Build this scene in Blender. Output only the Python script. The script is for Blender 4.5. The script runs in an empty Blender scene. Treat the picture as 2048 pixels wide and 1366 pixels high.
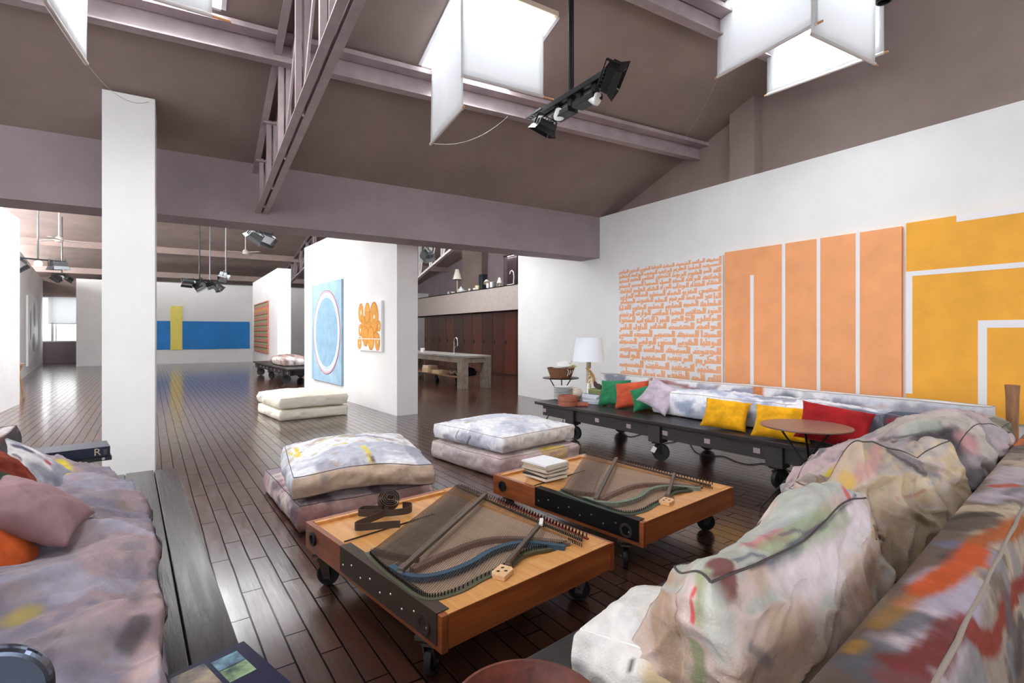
import bpy, bmesh, math, random
import numpy as np
from mathutils import Vector, Matrix, Euler
from mathutils.bvhtree import BVHTree
random.seed(7)
scene = bpy.context.scene
COL = scene.collection
PI = math.pi
# ------------------------------------------------------------------ camera frame (used to survey the photograph)
FPX = 1048.0; HOR = 666.0; CAMZ = 1.5; YAW = math.radians(32.2)
FW = Vector((math.sin(YAW), math.cos(YAW), 0)); RT = Vector((math.cos(YAW), -math.sin(YAW), 0))
def ray(px, py):
    return FW + RT * ((px - 1024) / FPX) + Vector((0, 0, 1)) * ((HOR - py) / FPX)
def at(px, py, x=None, y=None, z=None, d=None):
    r = ray(px, py)
    if x is not None: k = x / r.x
    elif y is not None: k = y / r.y
    elif z is not None: k = (z - CAMZ) / r.z
    else: k = d
    return Vector((r.x * k, r.y * k, CAMZ + r.z * k))
cam = bpy.data.cameras.new('camera'); cam.sensor_width = 36.0; cam.lens = 36.0 * FPX / 2048
cam.shift_y = -(683 - HOR) / 2048; cam.clip_start = 0.02; cam.clip_end = 200
co = bpy.data.objects.new('camera', cam); COL.objects.link(co)
co.location = (0, 0, CAMZ); co.rotation_euler = (PI / 2, 0, -YAW); scene.camera = co
vs = scene.view_settings; vs.view_transform = 'Standard'; vs.look = 'None'; vs.gamma = 1.0; vs.use_curve_mapping = False
vs.exposure = 0.42
scene.cycles.use_denoising = True
scene.cycles.max_bounces = 10; scene.cycles.diffuse_bounces = 6; scene.cycles.glossy_bounces = 4
scene.cycles.sample_clamp_indirect = 8.0
scene.cycles.caustics_reflective = False; scene.cycles.caustics_refractive = False
w = bpy.data.worlds.new('world'); scene.world = w; w.use_nodes = True
w.node_tree.nodes['Background'].inputs[0].default_value = (0.75, 0.85, 1, 1); w.node_tree.nodes['Background'].inputs[1].default_value = 1.0

# ------------------------------------------------------------------ tags
def tag(o, label=None, cat=None, group=None, kind=None):
    if label: o['label'] = label
    if cat: o['category'] = cat
    if group: o['group'] = group
    if kind: o['kind'] = kind
    return o
def thing(name, label, cat, loc=(0, 0, 0), rz=0.0, group=None, rot=None):
    o = bpy.data.objects.new(name, None); COL.objects.link(o); o.empty_display_size = .1
    o.location = loc; o.rotation_euler = rot if rot else (0, 0, rz)
    return tag(o, label, cat, group)
def copy_tree(o, parent=None):
    c = o.copy(); COL.objects.link(c); c.parent = parent
    for ch in list(o.children): copy_tree(ch, c)
    return c
ORD = ['first', 'second', 'third', 'fourth', 'fifth', 'sixth', 'seventh', 'eighth', 'ninth', 'tenth', 'eleventh', 'twelfth']

# ------------------------------------------------------------------ mesh collector
class MB:
    def __init__(s): s.v = []; s.f = []
    def add(s, vs_, fs):
        n = len(s.v); s.v += [tuple(p) for p in vs_]; s.f += [tuple(i + n for i in f) for f in fs]; return s
    def box(s, c, size, rz=0.0, rot=None):
        R = Euler(rot).to_matrix() if rot else Matrix.Rotation(rz, 3, 'Z')
        hx, hy, hz = size[0] / 2, size[1] / 2, size[2] / 2; c = Vector(c)
        P = [c + R @ Vector((sx * hx, sy * hy, sz * hz)) for sz in (-1, 1) for sx, sy in ((-1, -1), (1, -1), (1, 1), (-1, 1))]
        return s.add(P, [(3, 2, 1, 0), (4, 5, 6, 7), (0, 1, 5, 4), (1, 2, 6, 5), (2, 3, 7, 6), (3, 0, 4, 7)])
    def bb(s, a, b): return s.box(((a[0] + b[0]) / 2, (a[1] + b[1]) / 2, (a[2] + b[2]) / 2), (abs(b[0] - a[0]), abs(b[1] - a[1]), abs(b[2] - a[2])))
    def prism(s, poly, ext):
        n = len(poly); e = Vector(ext); P = [Vector(p) for p in poly]
        return s.add(P + [p + e for p in P], [tuple(range(n))[::-1], tuple(range(n, 2 * n))] + [(i, (i + 1) % n, n + (i + 1) % n, n + i) for i in range(n)])
    def bar(s, a, b, w, h, up=(0, 0, 1)):
        a = Vector(a); b = Vector(b); t = (b - a).normalized(); u = Vector(up)
        sd = t.cross(u)
        if sd.length < 1e-4: sd = t.cross(Vector((1, 0, 0)))
        sd.normalize(); u = sd.cross(t)
        q = [sd * (i * w / 2) + u * (j * h / 2) for i, j in ((-1, -1), (1, -1), (1, 1), (-1, 1))]
        return s.add([a + k for k in q] + [b + k for k in q], [(3, 2, 1, 0), (4, 5, 6, 7), (0, 1, 5, 4), (1, 2, 6, 5), (2, 3, 7, 6), (3, 0, 4, 7)])
    def tube(s, path, r, n=8, closed=False, cap=True):
        P = [Vector(p) for p in path]; m = len(P)
        rs = r if isinstance(r, (list, tuple)) else [r] * m
        prev = None; rings = []
        for i in range(m):
            t = (P[(i + 1) % m] - P[i - 1]) if closed else (P[min(i + 1, m - 1)] - P[max(i - 1, 0)])
            if t.length < 1e-9: t = Vector((0, 0, 1))
            t.normalize()
            if prev is None:
                u = t.orthogonal().normalized()
            else:
                u = (prev - t * prev.dot(t))
                u = u.normalized() if u.length > 1e-6 else t.orthogonal().normalized()
            prev = u; w_ = t.cross(u)
            rings.append([P[i] + (u * math.cos(2 * PI * k / n) + w_ * math.sin(2 * PI * k / n)) * rs[i] for k in range(n)])
        V = [p for rg in rings for p in rg]; F = []
        for i in range(m if closed else m - 1):
            j = (i + 1) % m
            for k in range(n): F.append((i * n + k, i * n + (k + 1) % n, j * n + (k + 1) % n, j * n + k))
        if cap and not closed: F += [tuple(range(n))[::-1], tuple((m - 1) * n + k for k in range(n))]
        return s.add(V, F)
    def lathe(s, prof, c=(0, 0, 0), n=28, axis=None):
        c = Vector(c); V = []; F = []; m = len(prof)
        R = Vector((0, 0, 1)).rotation_difference(Vector(axis).normalized()).to_matrix() if axis else Matrix.Identity(3)
        for r, z in prof:
            for k in range(n):
                a = 2 * PI * k / n; V.append(c + R @ Vector((r * math.cos(a), r * math.sin(a), z)))
        for i in range(m - 1):
            for k in range(n): F.append((i * n + k, i * n + (k + 1) % n, (i + 1) * n + (k + 1) % n, (i + 1) * n + k))
        if prof[0][0] > 1e-4: F.append(tuple(range(n))[::-1])
        if prof[-1][0] > 1e-4: F.append(tuple((m - 1) * n + k for k in range(n)))
        return s.add(V, F)
    def ring(s, c, u, v, n_, r0, r1, k0=1.0, seg=64, th=.002):
        """flat elliptical ring in the plane u,v (radii scale r0..r1, v scaled by k0), raised th along n_"""
        c = Vector(c); u = Vector(u); v = Vector(v); n_ = Vector(n_); V = []; F = []
        for k in range(seg):
            a = 2 * PI * k / seg; dd = u * math.cos(a) + v * (k0 * math.sin(a))
            V += [c + dd * r0, c + dd * r1, c + dd * r0 + n_ * th, c + dd * r1 + n_ * th]
        for k in range(seg):
            a = 4 * k; b = 4 * ((k + 1) % seg)
            F += [(a + 2, a + 3, b + 3, b + 2), (a + 1, b + 1, b + 3, a + 3), (a, a + 2, b + 2, b)]
        return s.add(V, F)
    def build(s, name, mat, parent=None, loc=None, smooth=False, bevel=0.0, seg=2, ang=38):
        me = bpy.data.meshes.new(name); me.from_pydata(s.v, [], s.f)
        bm = bmesh.new(); bm.from_mesh(me); bmesh.ops.recalc_face_normals(bm, faces=bm.faces); bm.to_mesh(me); bm.free()
        if smooth:
            me.polygons.foreach_set('use_smooth', [True] * len(me.polygons)); me.set_sharp_from_angle(angle=math.radians(ang))
        me.materials.append(mat); o = bpy.data.objects.new(name, me); COL.objects.link(o)
        if parent: o.parent = parent
        if loc is not None: o.location = loc
        if bevel:
            b = o.modifiers.new('bevel', 'BEVEL'); b.width = bevel; b.segments = seg; b.limit_method = 'ANGLE'; b.harden_normals = False
        return o
def struct(name, mb, mat, parent=None, **k):
    o = mb.build(name, mat, parent, **k)
    if not parent: o['kind'] = 'structure'
    return o

# ------------------------------------------------------------------ materials
def lin(c):
    return tuple((x / 255 / 12.92) if x <= 10.3 else ((x / 255 + .055) / 1.055) ** 2.4 for x in c[:3])
def rgba(c): return lin(c) + (1.0,)
MATS = {}
def new_mat(name):
    m = bpy.data.materials.new(name); m.use_nodes = True; nt = m.node_tree
    return m, nt, nt.nodes['Principled BSDF']
def N(nt, t, **k):
    n = nt.nodes.new(t)
    for a, b in k.items(): setattr(n, a, b)
    return n
def mat(name, col, rough=.6, metal=0.0, var=0.0, vs_=6.0, stretch=(1, 1, 1), bump=0.0, bs=40.0, sheen=0.0, coat=0.0, spec=.5, rvar=0.0, col2=None):
    if name in MATS: return MATS[name]
    m, nt, b = new_mat(name); L = nt.links.new
    b.inputs['Roughness'].default_value = rough; b.inputs['Metallic'].default_value = metal
    b.inputs['Specular IOR Level'].default_value = spec; b.inputs['Base Color'].default_value = rgba(col)
    if sheen: b.inputs['Sheen Weight'].default_value = sheen; b.inputs['Sheen Roughness'].default_value = .4; b.inputs['Sheen Tint'].default_value = rgba([min(255, x + 60) for x in col])
    if coat: b.inputs['Coat Weight'].default_value = coat; b.inputs['Coat Roughness'].default_value = .12
    if var or bump or rvar:
        tc = N(nt, 'ShaderNodeTexCoord'); mp = N(nt, 'ShaderNodeMapping'); mp.inputs['Scale'].default_value = stretch
        L(tc.outputs['Object'], mp.inputs[0])
        if var or rvar:
            nz = N(nt, 'ShaderNodeTexNoise'); nz.inputs['Scale'].default_value = vs_; nz.inputs['Detail'].default_value = 6; nz.inputs['Roughness'].default_value = .6
            L(mp.outputs[0], nz.inputs['Vector'])
            if var:
                mx = N(nt, 'ShaderNodeMix', data_type='RGBA'); mr = N(nt, 'ShaderNodeMapRange'); mr.inputs[1].default_value = .32; mr.inputs[2].default_value = .68
                L(nz.outputs['Fac'], mr.inputs[0]); L(mr.outputs[0], mx.inputs[0])
                c0 = [x * (1 - var) for x in col]; c1 = col2 if col2 else [min(255, x * (1 + var)) for x in col]
                mx.inputs[6].default_value = rgba(c0); mx.inputs[7].default_value = rgba(c1); L(mx.outputs[2], b.inputs['Base Color'])
            if rvar:
                mr2 = N(nt, 'ShaderNodeMapRange'); mr2.inputs[3].default_value = max(.03, rough - rvar); mr2.inputs[4].default_value = rough + rvar
                L(nz.outputs['Fac'], mr2.inputs[0]); L(mr2.outputs[0], b.inputs['Roughness'])
        if bump:
            n2 = N(nt, 'ShaderNodeTexNoise'); n2.inputs['Scale'].default_value = bs; n2.inputs['Detail'].default_value = 4
            L(mp.outputs[0], n2.inputs['Vector']); bp = N(nt, 'ShaderNodeBump'); bp.inputs['Strength'].default_value = bump; bp.inputs['Distance'].default_value = .01
            L(n2.outputs['Fac'], bp.inputs['Height']); L(bp.outputs[0], b.inputs['Normal'])
    MATS[name] = m; return m
def emit(name, col, strength):
    m, nt, b = new_mat(name); b.inputs['Base Color'].default_value = (.8, .8, .8, 1)
    b.inputs['Emission Color'].default_value = tuple(col) + (1,); b.inputs['Emission Strength'].default_value = strength; return m
def canvas(name, rough=.88, weave=.17, spec=.25):
    """painted cloth: colour is the pigment stored on the mesh, plus a woven grain"""
    if name in MATS: return MATS[name]
    m, nt, b = new_mat(name); L = nt.links.new
    a = N(nt, 'ShaderNodeAttribute'); a.attribute_name = 'pigment'
    tc = N(nt, 'ShaderNodeTexCoord'); nz = N(nt, 'ShaderNodeTexNoise'); nz.inputs['Scale'].default_value = 160; nz.inputs['Detail'].default_value = 3
    L(tc.outputs['Object'], nz.inputs['Vector'])
    n3 = N(nt, 'ShaderNodeTexNoise'); n3.inputs['Scale'].default_value = 22; n3.inputs['Detail'].default_value = 8; L(tc.outputs['Object'], n3.inputs['Vector'])
    mr = N(nt, 'ShaderNodeMapRange'); mr.inputs[1].default_value = .3; mr.inputs[2].default_value = .7; mr.inputs[3].default_value = 1 - weave; mr.inputs[4].default_value = 1.0 + weave * .3
    L(n3.outputs['Fac'], mr.inputs[0])
    mx = N(nt, 'ShaderNodeMix', data_type='RGBA', blend_type='MULTIPLY'); mx.inputs[0].default_value = 1
    L(a.outputs['Color'], mx.inputs[6]); L(mr.outputs[0], mx.inputs[7]); L(mx.outputs[2], b.inputs['Base Color'])
    bp = N(nt, 'ShaderNodeBump'); bp.inputs['Strength'].default_value = .5; bp.inputs['Distance'].default_value = .005
    wr = N(nt, 'ShaderNodeTexNoise'); wr.inputs['Scale'].default_value = 5.5; wr.inputs['Detail'].default_value = 3; wr.inputs['Distortion'].default_value = .5; L(tc.outputs['Object'], wr.inputs['Vector'])
    ad = N(nt, 'ShaderNodeMath', operation='MULTIPLY_ADD'); ad.inputs[1].default_value = .6; L(n3.outputs['Fac'], ad.inputs[0]); L(nz.outputs['Fac'], ad.inputs[2])
    a2 = N(nt, 'ShaderNodeMath', operation='MULTIPLY_ADD'); a2.inputs[1].default_value = 7.0; L(wr.outputs['Fac'], a2.inputs[0]); L(ad.outputs[0], a2.inputs[2])
    L(a2.outputs[0], bp.inputs['Height']); L(bp.outputs[0], b.inputs['Normal'])
    b.inputs['Roughness'].default_value = rough; b.inputs['Specular IOR Level'].default_value = spec
    MATS[name] = m; return m
def wood(name, c0, c1, rough=.4, axis=1, scale=3.0, coat=0.0, bump=.1):
    if name in MATS: return MATS[name]
    m, nt, b = new_mat(name); L = nt.links.new
    tc = N(nt, 'ShaderNodeTexCoord'); mp = N(nt, 'ShaderNodeMapping'); s = [14, 14, 14]; s[axis] = 1.1; mp.inputs['Scale'].default_value = s
    L(tc.outputs['Object'], mp.inputs[0])
    nz = N(nt, 'ShaderNodeTexNoise'); nz.inputs['Scale'].default_value = scale; nz.inputs['Detail'].default_value = 8; nz.inputs['Roughness'].default_value = .65; nz.inputs['Distortion'].default_value = .6
    L(mp.outputs[0], nz.inputs['Vector']); mr = N(nt, 'ShaderNodeMapRange'); mr.inputs[1].default_value = .3; mr.inputs[2].default_value = .7; L(nz.outputs['Fac'], mr.inputs[0])
    mx = N(nt, 'ShaderNodeMix', data_type='RGBA'); mx.inputs[6].default_value = rgba(c0); mx.inputs[7].default_value = rgba(c1); L(mr.outputs[0], mx.inputs[0]); L(mx.outputs[2], b.inputs['Base Color'])
    b.inputs['Roughness'].default_value = rough
    if coat: b.inputs['Coat Weight'].default_value = coat; b.inputs['Coat Roughness'].default_value = .15
    bp = N(nt, 'ShaderNodeBump'); bp.inputs['Strength'].default_value = bump; bp.inputs['Distance'].default_value = .006; L(nz.outputs['Fac'], bp.inputs['Height']); L(bp.outputs[0], b.inputs['Normal'])
    MATS[name] = m; return m
def floor_mat():
    m, nt, b = new_mat('parquet'); L = nt.links.new
    tc = N(nt, 'ShaderNodeTexCoord'); mp = N(nt, 'ShaderNodeMapping'); mp.inputs['Rotation'].default_value = (0, 0, math.radians(-88.0 - 4.5))
    L(tc.outputs['Object'], mp.inputs[0])
    wn = N(nt, 'ShaderNodeTexNoise'); wn.inputs['Scale'].default_value = 1.2; L(mp.outputs[0], wn.inputs['Vector'])
    va = N(nt, 'ShaderNodeVectorMath', operation='MULTIPLY_ADD'); va.inputs[1].default_value = (.05, .016, 0); L(wn.outputs['Color'], va.inputs[0]); L(mp.outputs[0], va.inputs[2])
    br = N(nt, 'ShaderNodeTexBrick'); br.offset = .37; br.offset_frequency = 2; br.squash = 1.25; br.squash_frequency = 3
    br.inputs['Scale'].default_value = 1; br.inputs['Brick Width'].default_value = .85; br.inputs['Row Height'].default_value = .108; br.inputs['Mortar Size'].default_value = .005
    br.inputs['Mortar Smooth'].default_value = .15; br.inputs['Bias'].default_value = 0
    br.inputs['Color1'].default_value = rgba((58, 34, 29)); br.inputs['Color2'].default_value = rgba((82, 50, 41)); br.inputs['Mortar'].default_value = rgba((14, 8, 8))
    L(va.outputs[0], br.inputs['Vector'])
    gm = N(nt, 'ShaderNodeMapping'); gm.inputs['Scale'].default_value = (2.2, 34, 1); L(mp.outputs[0], gm.inputs[0])
    gn = N(nt, 'ShaderNodeTexNoise'); gn.inputs['Scale'].default_value = 1.5; gn.inputs['Detail'].default_value = 8; gn.inputs['Roughness'].default_value = .7; L(gm.outputs[0], gn.inputs['Vector'])
    mx = N(nt, 'ShaderNodeMix', data_type='RGBA', blend_type='MULTIPLY'); mx.inputs[0].default_value = .8
    mr = N(nt, 'ShaderNodeMapRange'); mr.inputs[1].default_value = .3; mr.inputs[2].default_value = .7; mr.inputs[3].default_value = .45; mr.inputs[4].default_value = 1.3; L(gn.outputs['Fac'], mr.inputs[0])
    L(br.outputs['Color'], mx.inputs[6]); L(mr.outputs[0], mx.inputs[7])
    # worn pale scuffs
    gs = N(nt, 'ShaderNodeMapping'); gs.inputs['Scale'].default_value = (.5, 2.2, 1); L(mp.outputs[0], gs.inputs[0])
    sc = N(nt, 'ShaderNodeTexNoise'); sc.inputs['Scale'].default_value = 7.0; sc.inputs['Detail'].default_value = 10; sc.inputs['Roughness'].default_value = .75; L(gs.outputs[0], sc.inputs['Vector'])
    sr = N(nt, 'ShaderNodeMapRange'); sr.inputs[1].default_value = .62; sr.inputs[2].default_value = .80; sr.inputs[4].default_value = .22; L(sc.outputs['Fac'], sr.inputs[0])
    m2 = N(nt, 'ShaderNodeMix', data_type='RGBA'); m2.inputs[7].default_value = rgba((150, 120, 105)); L(sr.outputs[0], m2.inputs[0]); L(mx.outputs[2], m2.inputs[6]); L(m2.outputs[2], b.inputs['Base Color'])
    rr = N(nt, 'ShaderNodeMapRange'); rr.inputs[1].default_value = .3; rr.inputs[2].default_value = .75; rr.inputs[3].default_value = .10; rr.inputs[4].default_value = .30; L(sc.outputs['Fac'], rr.inputs[0]); L(rr.outputs[0], b.inputs['Roughness'])
    sp = N(nt, 'ShaderNodeMapRange'); sp.inputs[3].default_value = .95; sp.inputs[4].default_value = .0; L(br.outputs['Fac'], sp.inputs[0]); L(sp.outputs[0], b.inputs['Specular IOR Level'])
    b.inputs['Coat Weight'].default_value = .5; b.inputs['Coat Roughness'].default_value = .14; b.inputs['Coat IOR'].default_value = 1.6
    # plank seams, cupping, grain
    inv = N(nt, 'ShaderNodeMath', operation='SUBTRACT'); inv.inputs[0].default_value = 1; L(br.outputs['Fac'], inv.inputs[1])
    ad = N(nt, 'ShaderNodeMath', operation='MULTIPLY_ADD'); ad.inputs[1].default_value = .42; L(gn.outputs['Fac'], ad.inputs[0]); L(inv.outputs[0], ad.inputs[2])
    a2 = N(nt, 'ShaderNodeMath', operation='MULTIPLY_ADD'); a2.inputs[1].default_value = .6; L(wn.outputs['Fac'], a2.inputs[0]); L(ad.outputs[0], a2.inputs[2])
    bp = N(nt, 'ShaderNodeBump'); bp.inputs['Strength'].default_value = .6; bp.inputs['Distance'].default_value = .008; L(a2.outputs[0], bp.inputs['Height']); L(bp.outputs[0], b.inputs['Normal'])
    return m
WHITE = mat('white_plaster', (236, 236, 234), .85, var=.015, vs_=1.5)
MAUVE = mat('mauve_plaster', (143, 125, 120), .8, var=.05, vs_=1.2, bump=.06, bs=9)
MAUVE2 = mat('mauve_beam_paint', (147, 133, 137), .7, var=.04, vs_=2)
FAR_BRIGHT = mat('far_ceiling_brightened', (172, 153, 146), .8, var=.05, vs_=1.2)  # same mauve, lightened in colour to stand for the far hall's brighter light
STEEL = mat('painted_steel', (164, 148, 150), .5, var=.06, vs_=5, bump=.05)
FLOOR = floor_mat()
BLACKM = mat('black_metal', (22, 22, 24), .38, metal=.3)
CHROME = mat('chrome', (205, 205, 208), .18, metal=1.0)
DARKW = wood('dark_bench_wood', (22, 18, 19), (44, 37, 37), .36, 1, 2.2, bump=.25)
DARKX = wood('dark_bench_wood_across', (24, 19, 20), (46, 39, 39), .36, 0, 2.2, bump=.25)
TIMBER = wood('dark_timber', (30, 28, 26), (52, 48, 44), .6, 1, 2)
CANVAS = canvas('painted_canvas')
LINEN = mat('white_linen', (232, 230, 226), .9, var=.03, vs_=3, bump=.2, bs=90, spec=.2)
# ------------------------------------------------------------------ SHELL
XW = 6.88; XD = 7.12; YL = 7.72; YLB = 8.27
def ceil_main(y): return 3.75 + .36 * (YL - y) if y > 1.6 else 3.75 + .36 * (YL - 1.6) - .36 * (1.6 - y)
def ceil_back(y): return 3.75 + .25 * (y - YLB) if y < 19.3 else 6.5075 - .147 * (y - 19.3)
def slope(name, x0, x1, ya, yb, fz, holes, m):
    xs = sorted({x0, x1, *[h[0] for h in holes], *[h[1] for h in holes]}); ys = sorted({ya, yb, *[h[2] for h in holes], *[h[3] for h in holes]})
    mb = MB()
    for i in range(len(xs) - 1):
        for j in range(len(ys) - 1):
            cx = (xs[i] + xs[i + 1]) / 2; cy = (ys[j] + ys[j + 1]) / 2
            if any(h[0] < cx < h[1] and h[2] < cy < h[3] for h in holes): continue
            a, b_, c, d = xs[i], xs[i + 1], ys[j], ys[j + 1]
            P = [(a, c, fz(c)), (b_, c, fz(c)), (b_, d, fz(d)), (a, d, fz(d))]
            mb.add(P + [(p[0], p[1], p[2] + .12) for p in P], [(0, 1, 2, 3), (7, 6, 5, 4), (0, 4, 5, 1), (1, 5, 6, 2), (2, 6, 7, 3), (3, 7, 4, 0)])
    me = bpy.data.meshes.new(name); me.from_pydata(mb.v, [], mb.f); me.materials.append(m)
    o = bpy.data.objects.new(name, me); COL.objects.link(o); o['kind'] = 'structure'; return o
H_N = [(2.28, 3.42, 4.5, 5.56), (5.16, 6.26, 2.66, 3.76), (-.76, .32, 4.55, 5.58), (-.76, .32, 2.3, 3.3), (-4.2, -3.1, 4.5, 5.56), (-4.2, -3.1, 2.1, 3.3)]  # first three are in view; the rest are unseen, added for light
H_S = [(-4.5, -2.9, -1.8, -.9), (4.9, 6.5, -1.8, -.9)]  # unseen rear-slope skylights, added to light the right wall and sofas
H_B = [(-5.8, -4.3, 11.6, 18.6), (-3.7, -2.2, 11.6, 18.6), (-2.0, -.5, 11.6, 18.6), (-.3, 1.2, 11.6, 18.6), (1.4, 2.3, 12.0, 18.6), (5.2, 6.7, 11.6, 18.6)] + [(-5.6, -4.0, 9.4, 11.4), (-2.6, -1.2, 9.4, 11.0), (8.0, 9.2, 14.5, 16.5), (3.9, 5.3, 9.4, 10.8)]
slope('ceiling', -6.5, 7.4, 1.6, YL + .02, ceil_main, H_N, MAUVE)
slope('ceiling.001', -6.5, 7.4, -4.5, 1.6, ceil_main, H_S, MAUVE)
slope('ceiling.002', -7.0, 13.2, YLB, 19.3, ceil_back, H_B, FAR_BRIGHT)
slope('ceiling.003', -7.0, 13.2, 19.3, 34.8, ceil_back, [], FAR_BRIGHT)
SKYM = emit('skylight_pane_glow', (.93, .97, 1.0), 15.0)
SKYB = emit('skylight_pane_glow_far', (.96, .98, 1.0), 7.0)
SKYC = emit('skylight_pane_soft', (.96, .98, 1.0), 4.2)
SKYD = emit('skylight_pane_wall_fill', (.96, .98, 1.0), 14.0)  # for one unseen pane, added to whiten the wall beyond the lintel
CURB = mat('white_curb', (228, 228, 230), .6)
wn_ = [0]
def skylight(h, fz, m, hh=.3):
    wn_[0] += 1
    x0, x1, y0, y1 = h; r = thing('window_%d' % wn_[0], None, None, ((x0 + x1) / 2, (y0 + y1) / 2, fz((y0 + y1) / 2))); r['kind'] = 'structure'
    cx, cy, cz = r.location; mb = MB(); t = .04
    def wall(ax, ay, bx, by):
        k_ = .012
        ax += k_ if ax == x0 else -k_; bx += k_ if bx == x0 else -k_; ay += k_ if ay == y0 else -k_; by += k_ if by == y0 else -k_
        q = [(ax - cx, ay - cy, fz(ay) - .015 - cz), (bx - cx, by - cy, fz(by) - .015 - cz), (bx - cx, by - cy, fz(by) + hh - cz), (ax - cx, ay - cy, fz(ay) + hh - cz)]
        n = Vector((by - ay, ax - bx, 0)).normalized() * t
        mb.prism(q, n)
    wall(x0, y0, x1, y0); wall(x1, y0, x1, y1); wall(x1, y1, x0, y1); wall(x0, y1, x0, y0)
    mb.build('frame', CURB, r)
    g = MB(); P = [(x0 + .01, y0 + .01), (x1 - .01, y0 + .01), (x1 - .01, y1 - .01), (x0 + .01, y1 - .01)]
    Q = [(a - cx, b - cy, fz(b) + hh - .06 - cz) for a, b in P]
    g.prism(Q, (0, 0, .02)); g.build('pane', m, r)
    k = MB(); 
    k.bar(((x0 + x1) / 2 - cx, y0 - cy, fz(y0) + hh - .08 - cz), ((x0 + x1) / 2 - cx, y1 - cy, fz(y1) + hh - .08 - cz), .03, .03); k.build('glazing_bar', CURB, r)
    return r
for h in H_N + H_S: skylight(h, ceil_main, SKYM)
for h in H_B: skylight(h, ceil_back, SKYD if h[0] == 3.9 else SKYC if h[0] == 1.4 else SKYB)
f = MB(); f.bb((-7.0, -4.7, -.2), (13.2, 34.8, 0)); struct('floor', f, FLOOR)
def wallbox(name, a, b, m, bevel=0): mb = MB(); mb.bb(a, b); return struct(name, mb, m, bevel=bevel)
wallbox('wall_right', (XW, -4.5, 0), (XD, 10.65, 3.75), WHITE)
wallbox('wall_right_upper', (XD, -4.5, 3.7), (XD + .2, YLB, 6.2), MAUVE)
wallbox('wall_right_pier', (6.93, 4.5, 3.75), (XD, 4.9, 4.99), MAUVE)
wallbox('wall_left', (-6.7, -4.5, 0), (-6.5, YLB, 6.2), WHITE)
wallbox('wall_rear', (-6.7, -4.7, 0), (7.4, -4.5, 4.0), WHITE)
wallbox('wall_lintel', (-6.5, YL, 2.955), (XW, YLB, 3.85), MAUVE2)
wallbox('wall_pillar', (-.70, 6.83, 0), (-.245, 7.25, 4.02), WHITE, .004)
# far hall
wallbox('wall_far', (-4.03, 30.4, 0), (13.0, 30.6, 3.95), WHITE)
def wallline(name, p, q, th, h, m):
    p = Vector((p[0], p[1], 0)); q = Vector((q[0], q[1], 0)); t = (q - p).normalized(); n = Vector((t.y, -t.x, 0)) * th
    mb = MB(); mb.prism([p, q, q + n, p + n], (0, 0, h)); return struct(name, mb, m)
wallline('wall_partition_near', (3.286, 9.12), (2.805, 15.0), .415, 3.8, WHITE)
wallline('wall_partition_far', (2.9, 20.4), (2.78, 27.0), .45, 3.83, WHITE)
wallline('wall_gallery_left', (-3.42, 14.9), (-5.85, 34.5), -.2, 4.1, WHITE)
wallbox('wall_gallery_pier', (-6.9, 13.4, 0), (-2.9, 14.9, 3.9), WHITE)
wallbox('wall_window_apron', (-7.0, 34.3, 0), (-3.0, 34.5, 1.05), MAUVE2)
wallbox('wall_window_head', (-7.0, 34.3, 3.3), (-3.0, 34.5, 4.6), MAUVE)
wallbox('wall_window_side', (-3.95, 34.3, 0), (13.0, 34.5, 4.6), WHITE)
wallbox('wall_far_left', (-7.2, 8.27, 0), (-7.0, 34.5, 6.6), WHITE)
wallbox('wall_far_right', (13.0, 8.0, 0), (13.2, 34.6, 6.6), MAUVE2)
wallbox('wall_kitchen_near', (XD, 9.3, 0), (13.0, 9.5, 4.2), MAUVE2)
wallbox('wall_header_gap', (XW, YL, 3.7), (13.2, YLB, 4.2), MAUVE2)
wallbox('wall_header_gap_left', (-7.2, YL, 0), (-6.5, YLB, 4.2), WHITE)
# tall glazed bands out of view, added to fill both halls with light
def glazed(name, a, b_, col, st_, nrm, nx=6):
    r = thing(name, None, None, a); r['kind'] = 'structure'; a = Vector(a); b_ = Vector(b_); d = b_ - a; hgt = Vector((0, 0, d.z)); run = Vector((d.x, d.y, 0)); n = Vector(nrm)
    MB().prism([Vector((0, 0, 0)), run, run + hgt, hgt], -n * .02).build('pane', emit(name + '_emission', col, st_), r)
    fr = MB()
    for k in range(nx + 1): fr.bar(run * (k / nx) + n * .03, run * (k / nx) + hgt + n * .03, .06, .06, up=(run.y, -run.x, 0))
    for k in (0, .5, 1): fr.bar(hgt * k + n * .03, run + hgt * k + n * .03, .06, .06)
    fr.build('frame', CURB, r); return r
glazed('window_31', (-5.5, -4.48, 1.2), (6.0, -4.48, 3.5), (.90, .95, 1.0), 2.3, (0, 1, 0), 9)
glazed('window_32', (-6.48, -3.5, 1.2), (-6.48, 6.5, 3.4), (.94, .97, 1.0), 5.2, (1, 0, 0), 8)
glazed('window_33', (-6.98, 10.0, 4.25), (-6.98, 33.0, 4.95), (.97, .98, 1.0), 26.0, (1, 0, 0), 12)
glazed('window_34', (12.98, 15.2, 5.05), (12.98, 23.4, 5.4), (.97, .98, 1.0), 16.0, (-1, 0, 0), 6)
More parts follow.
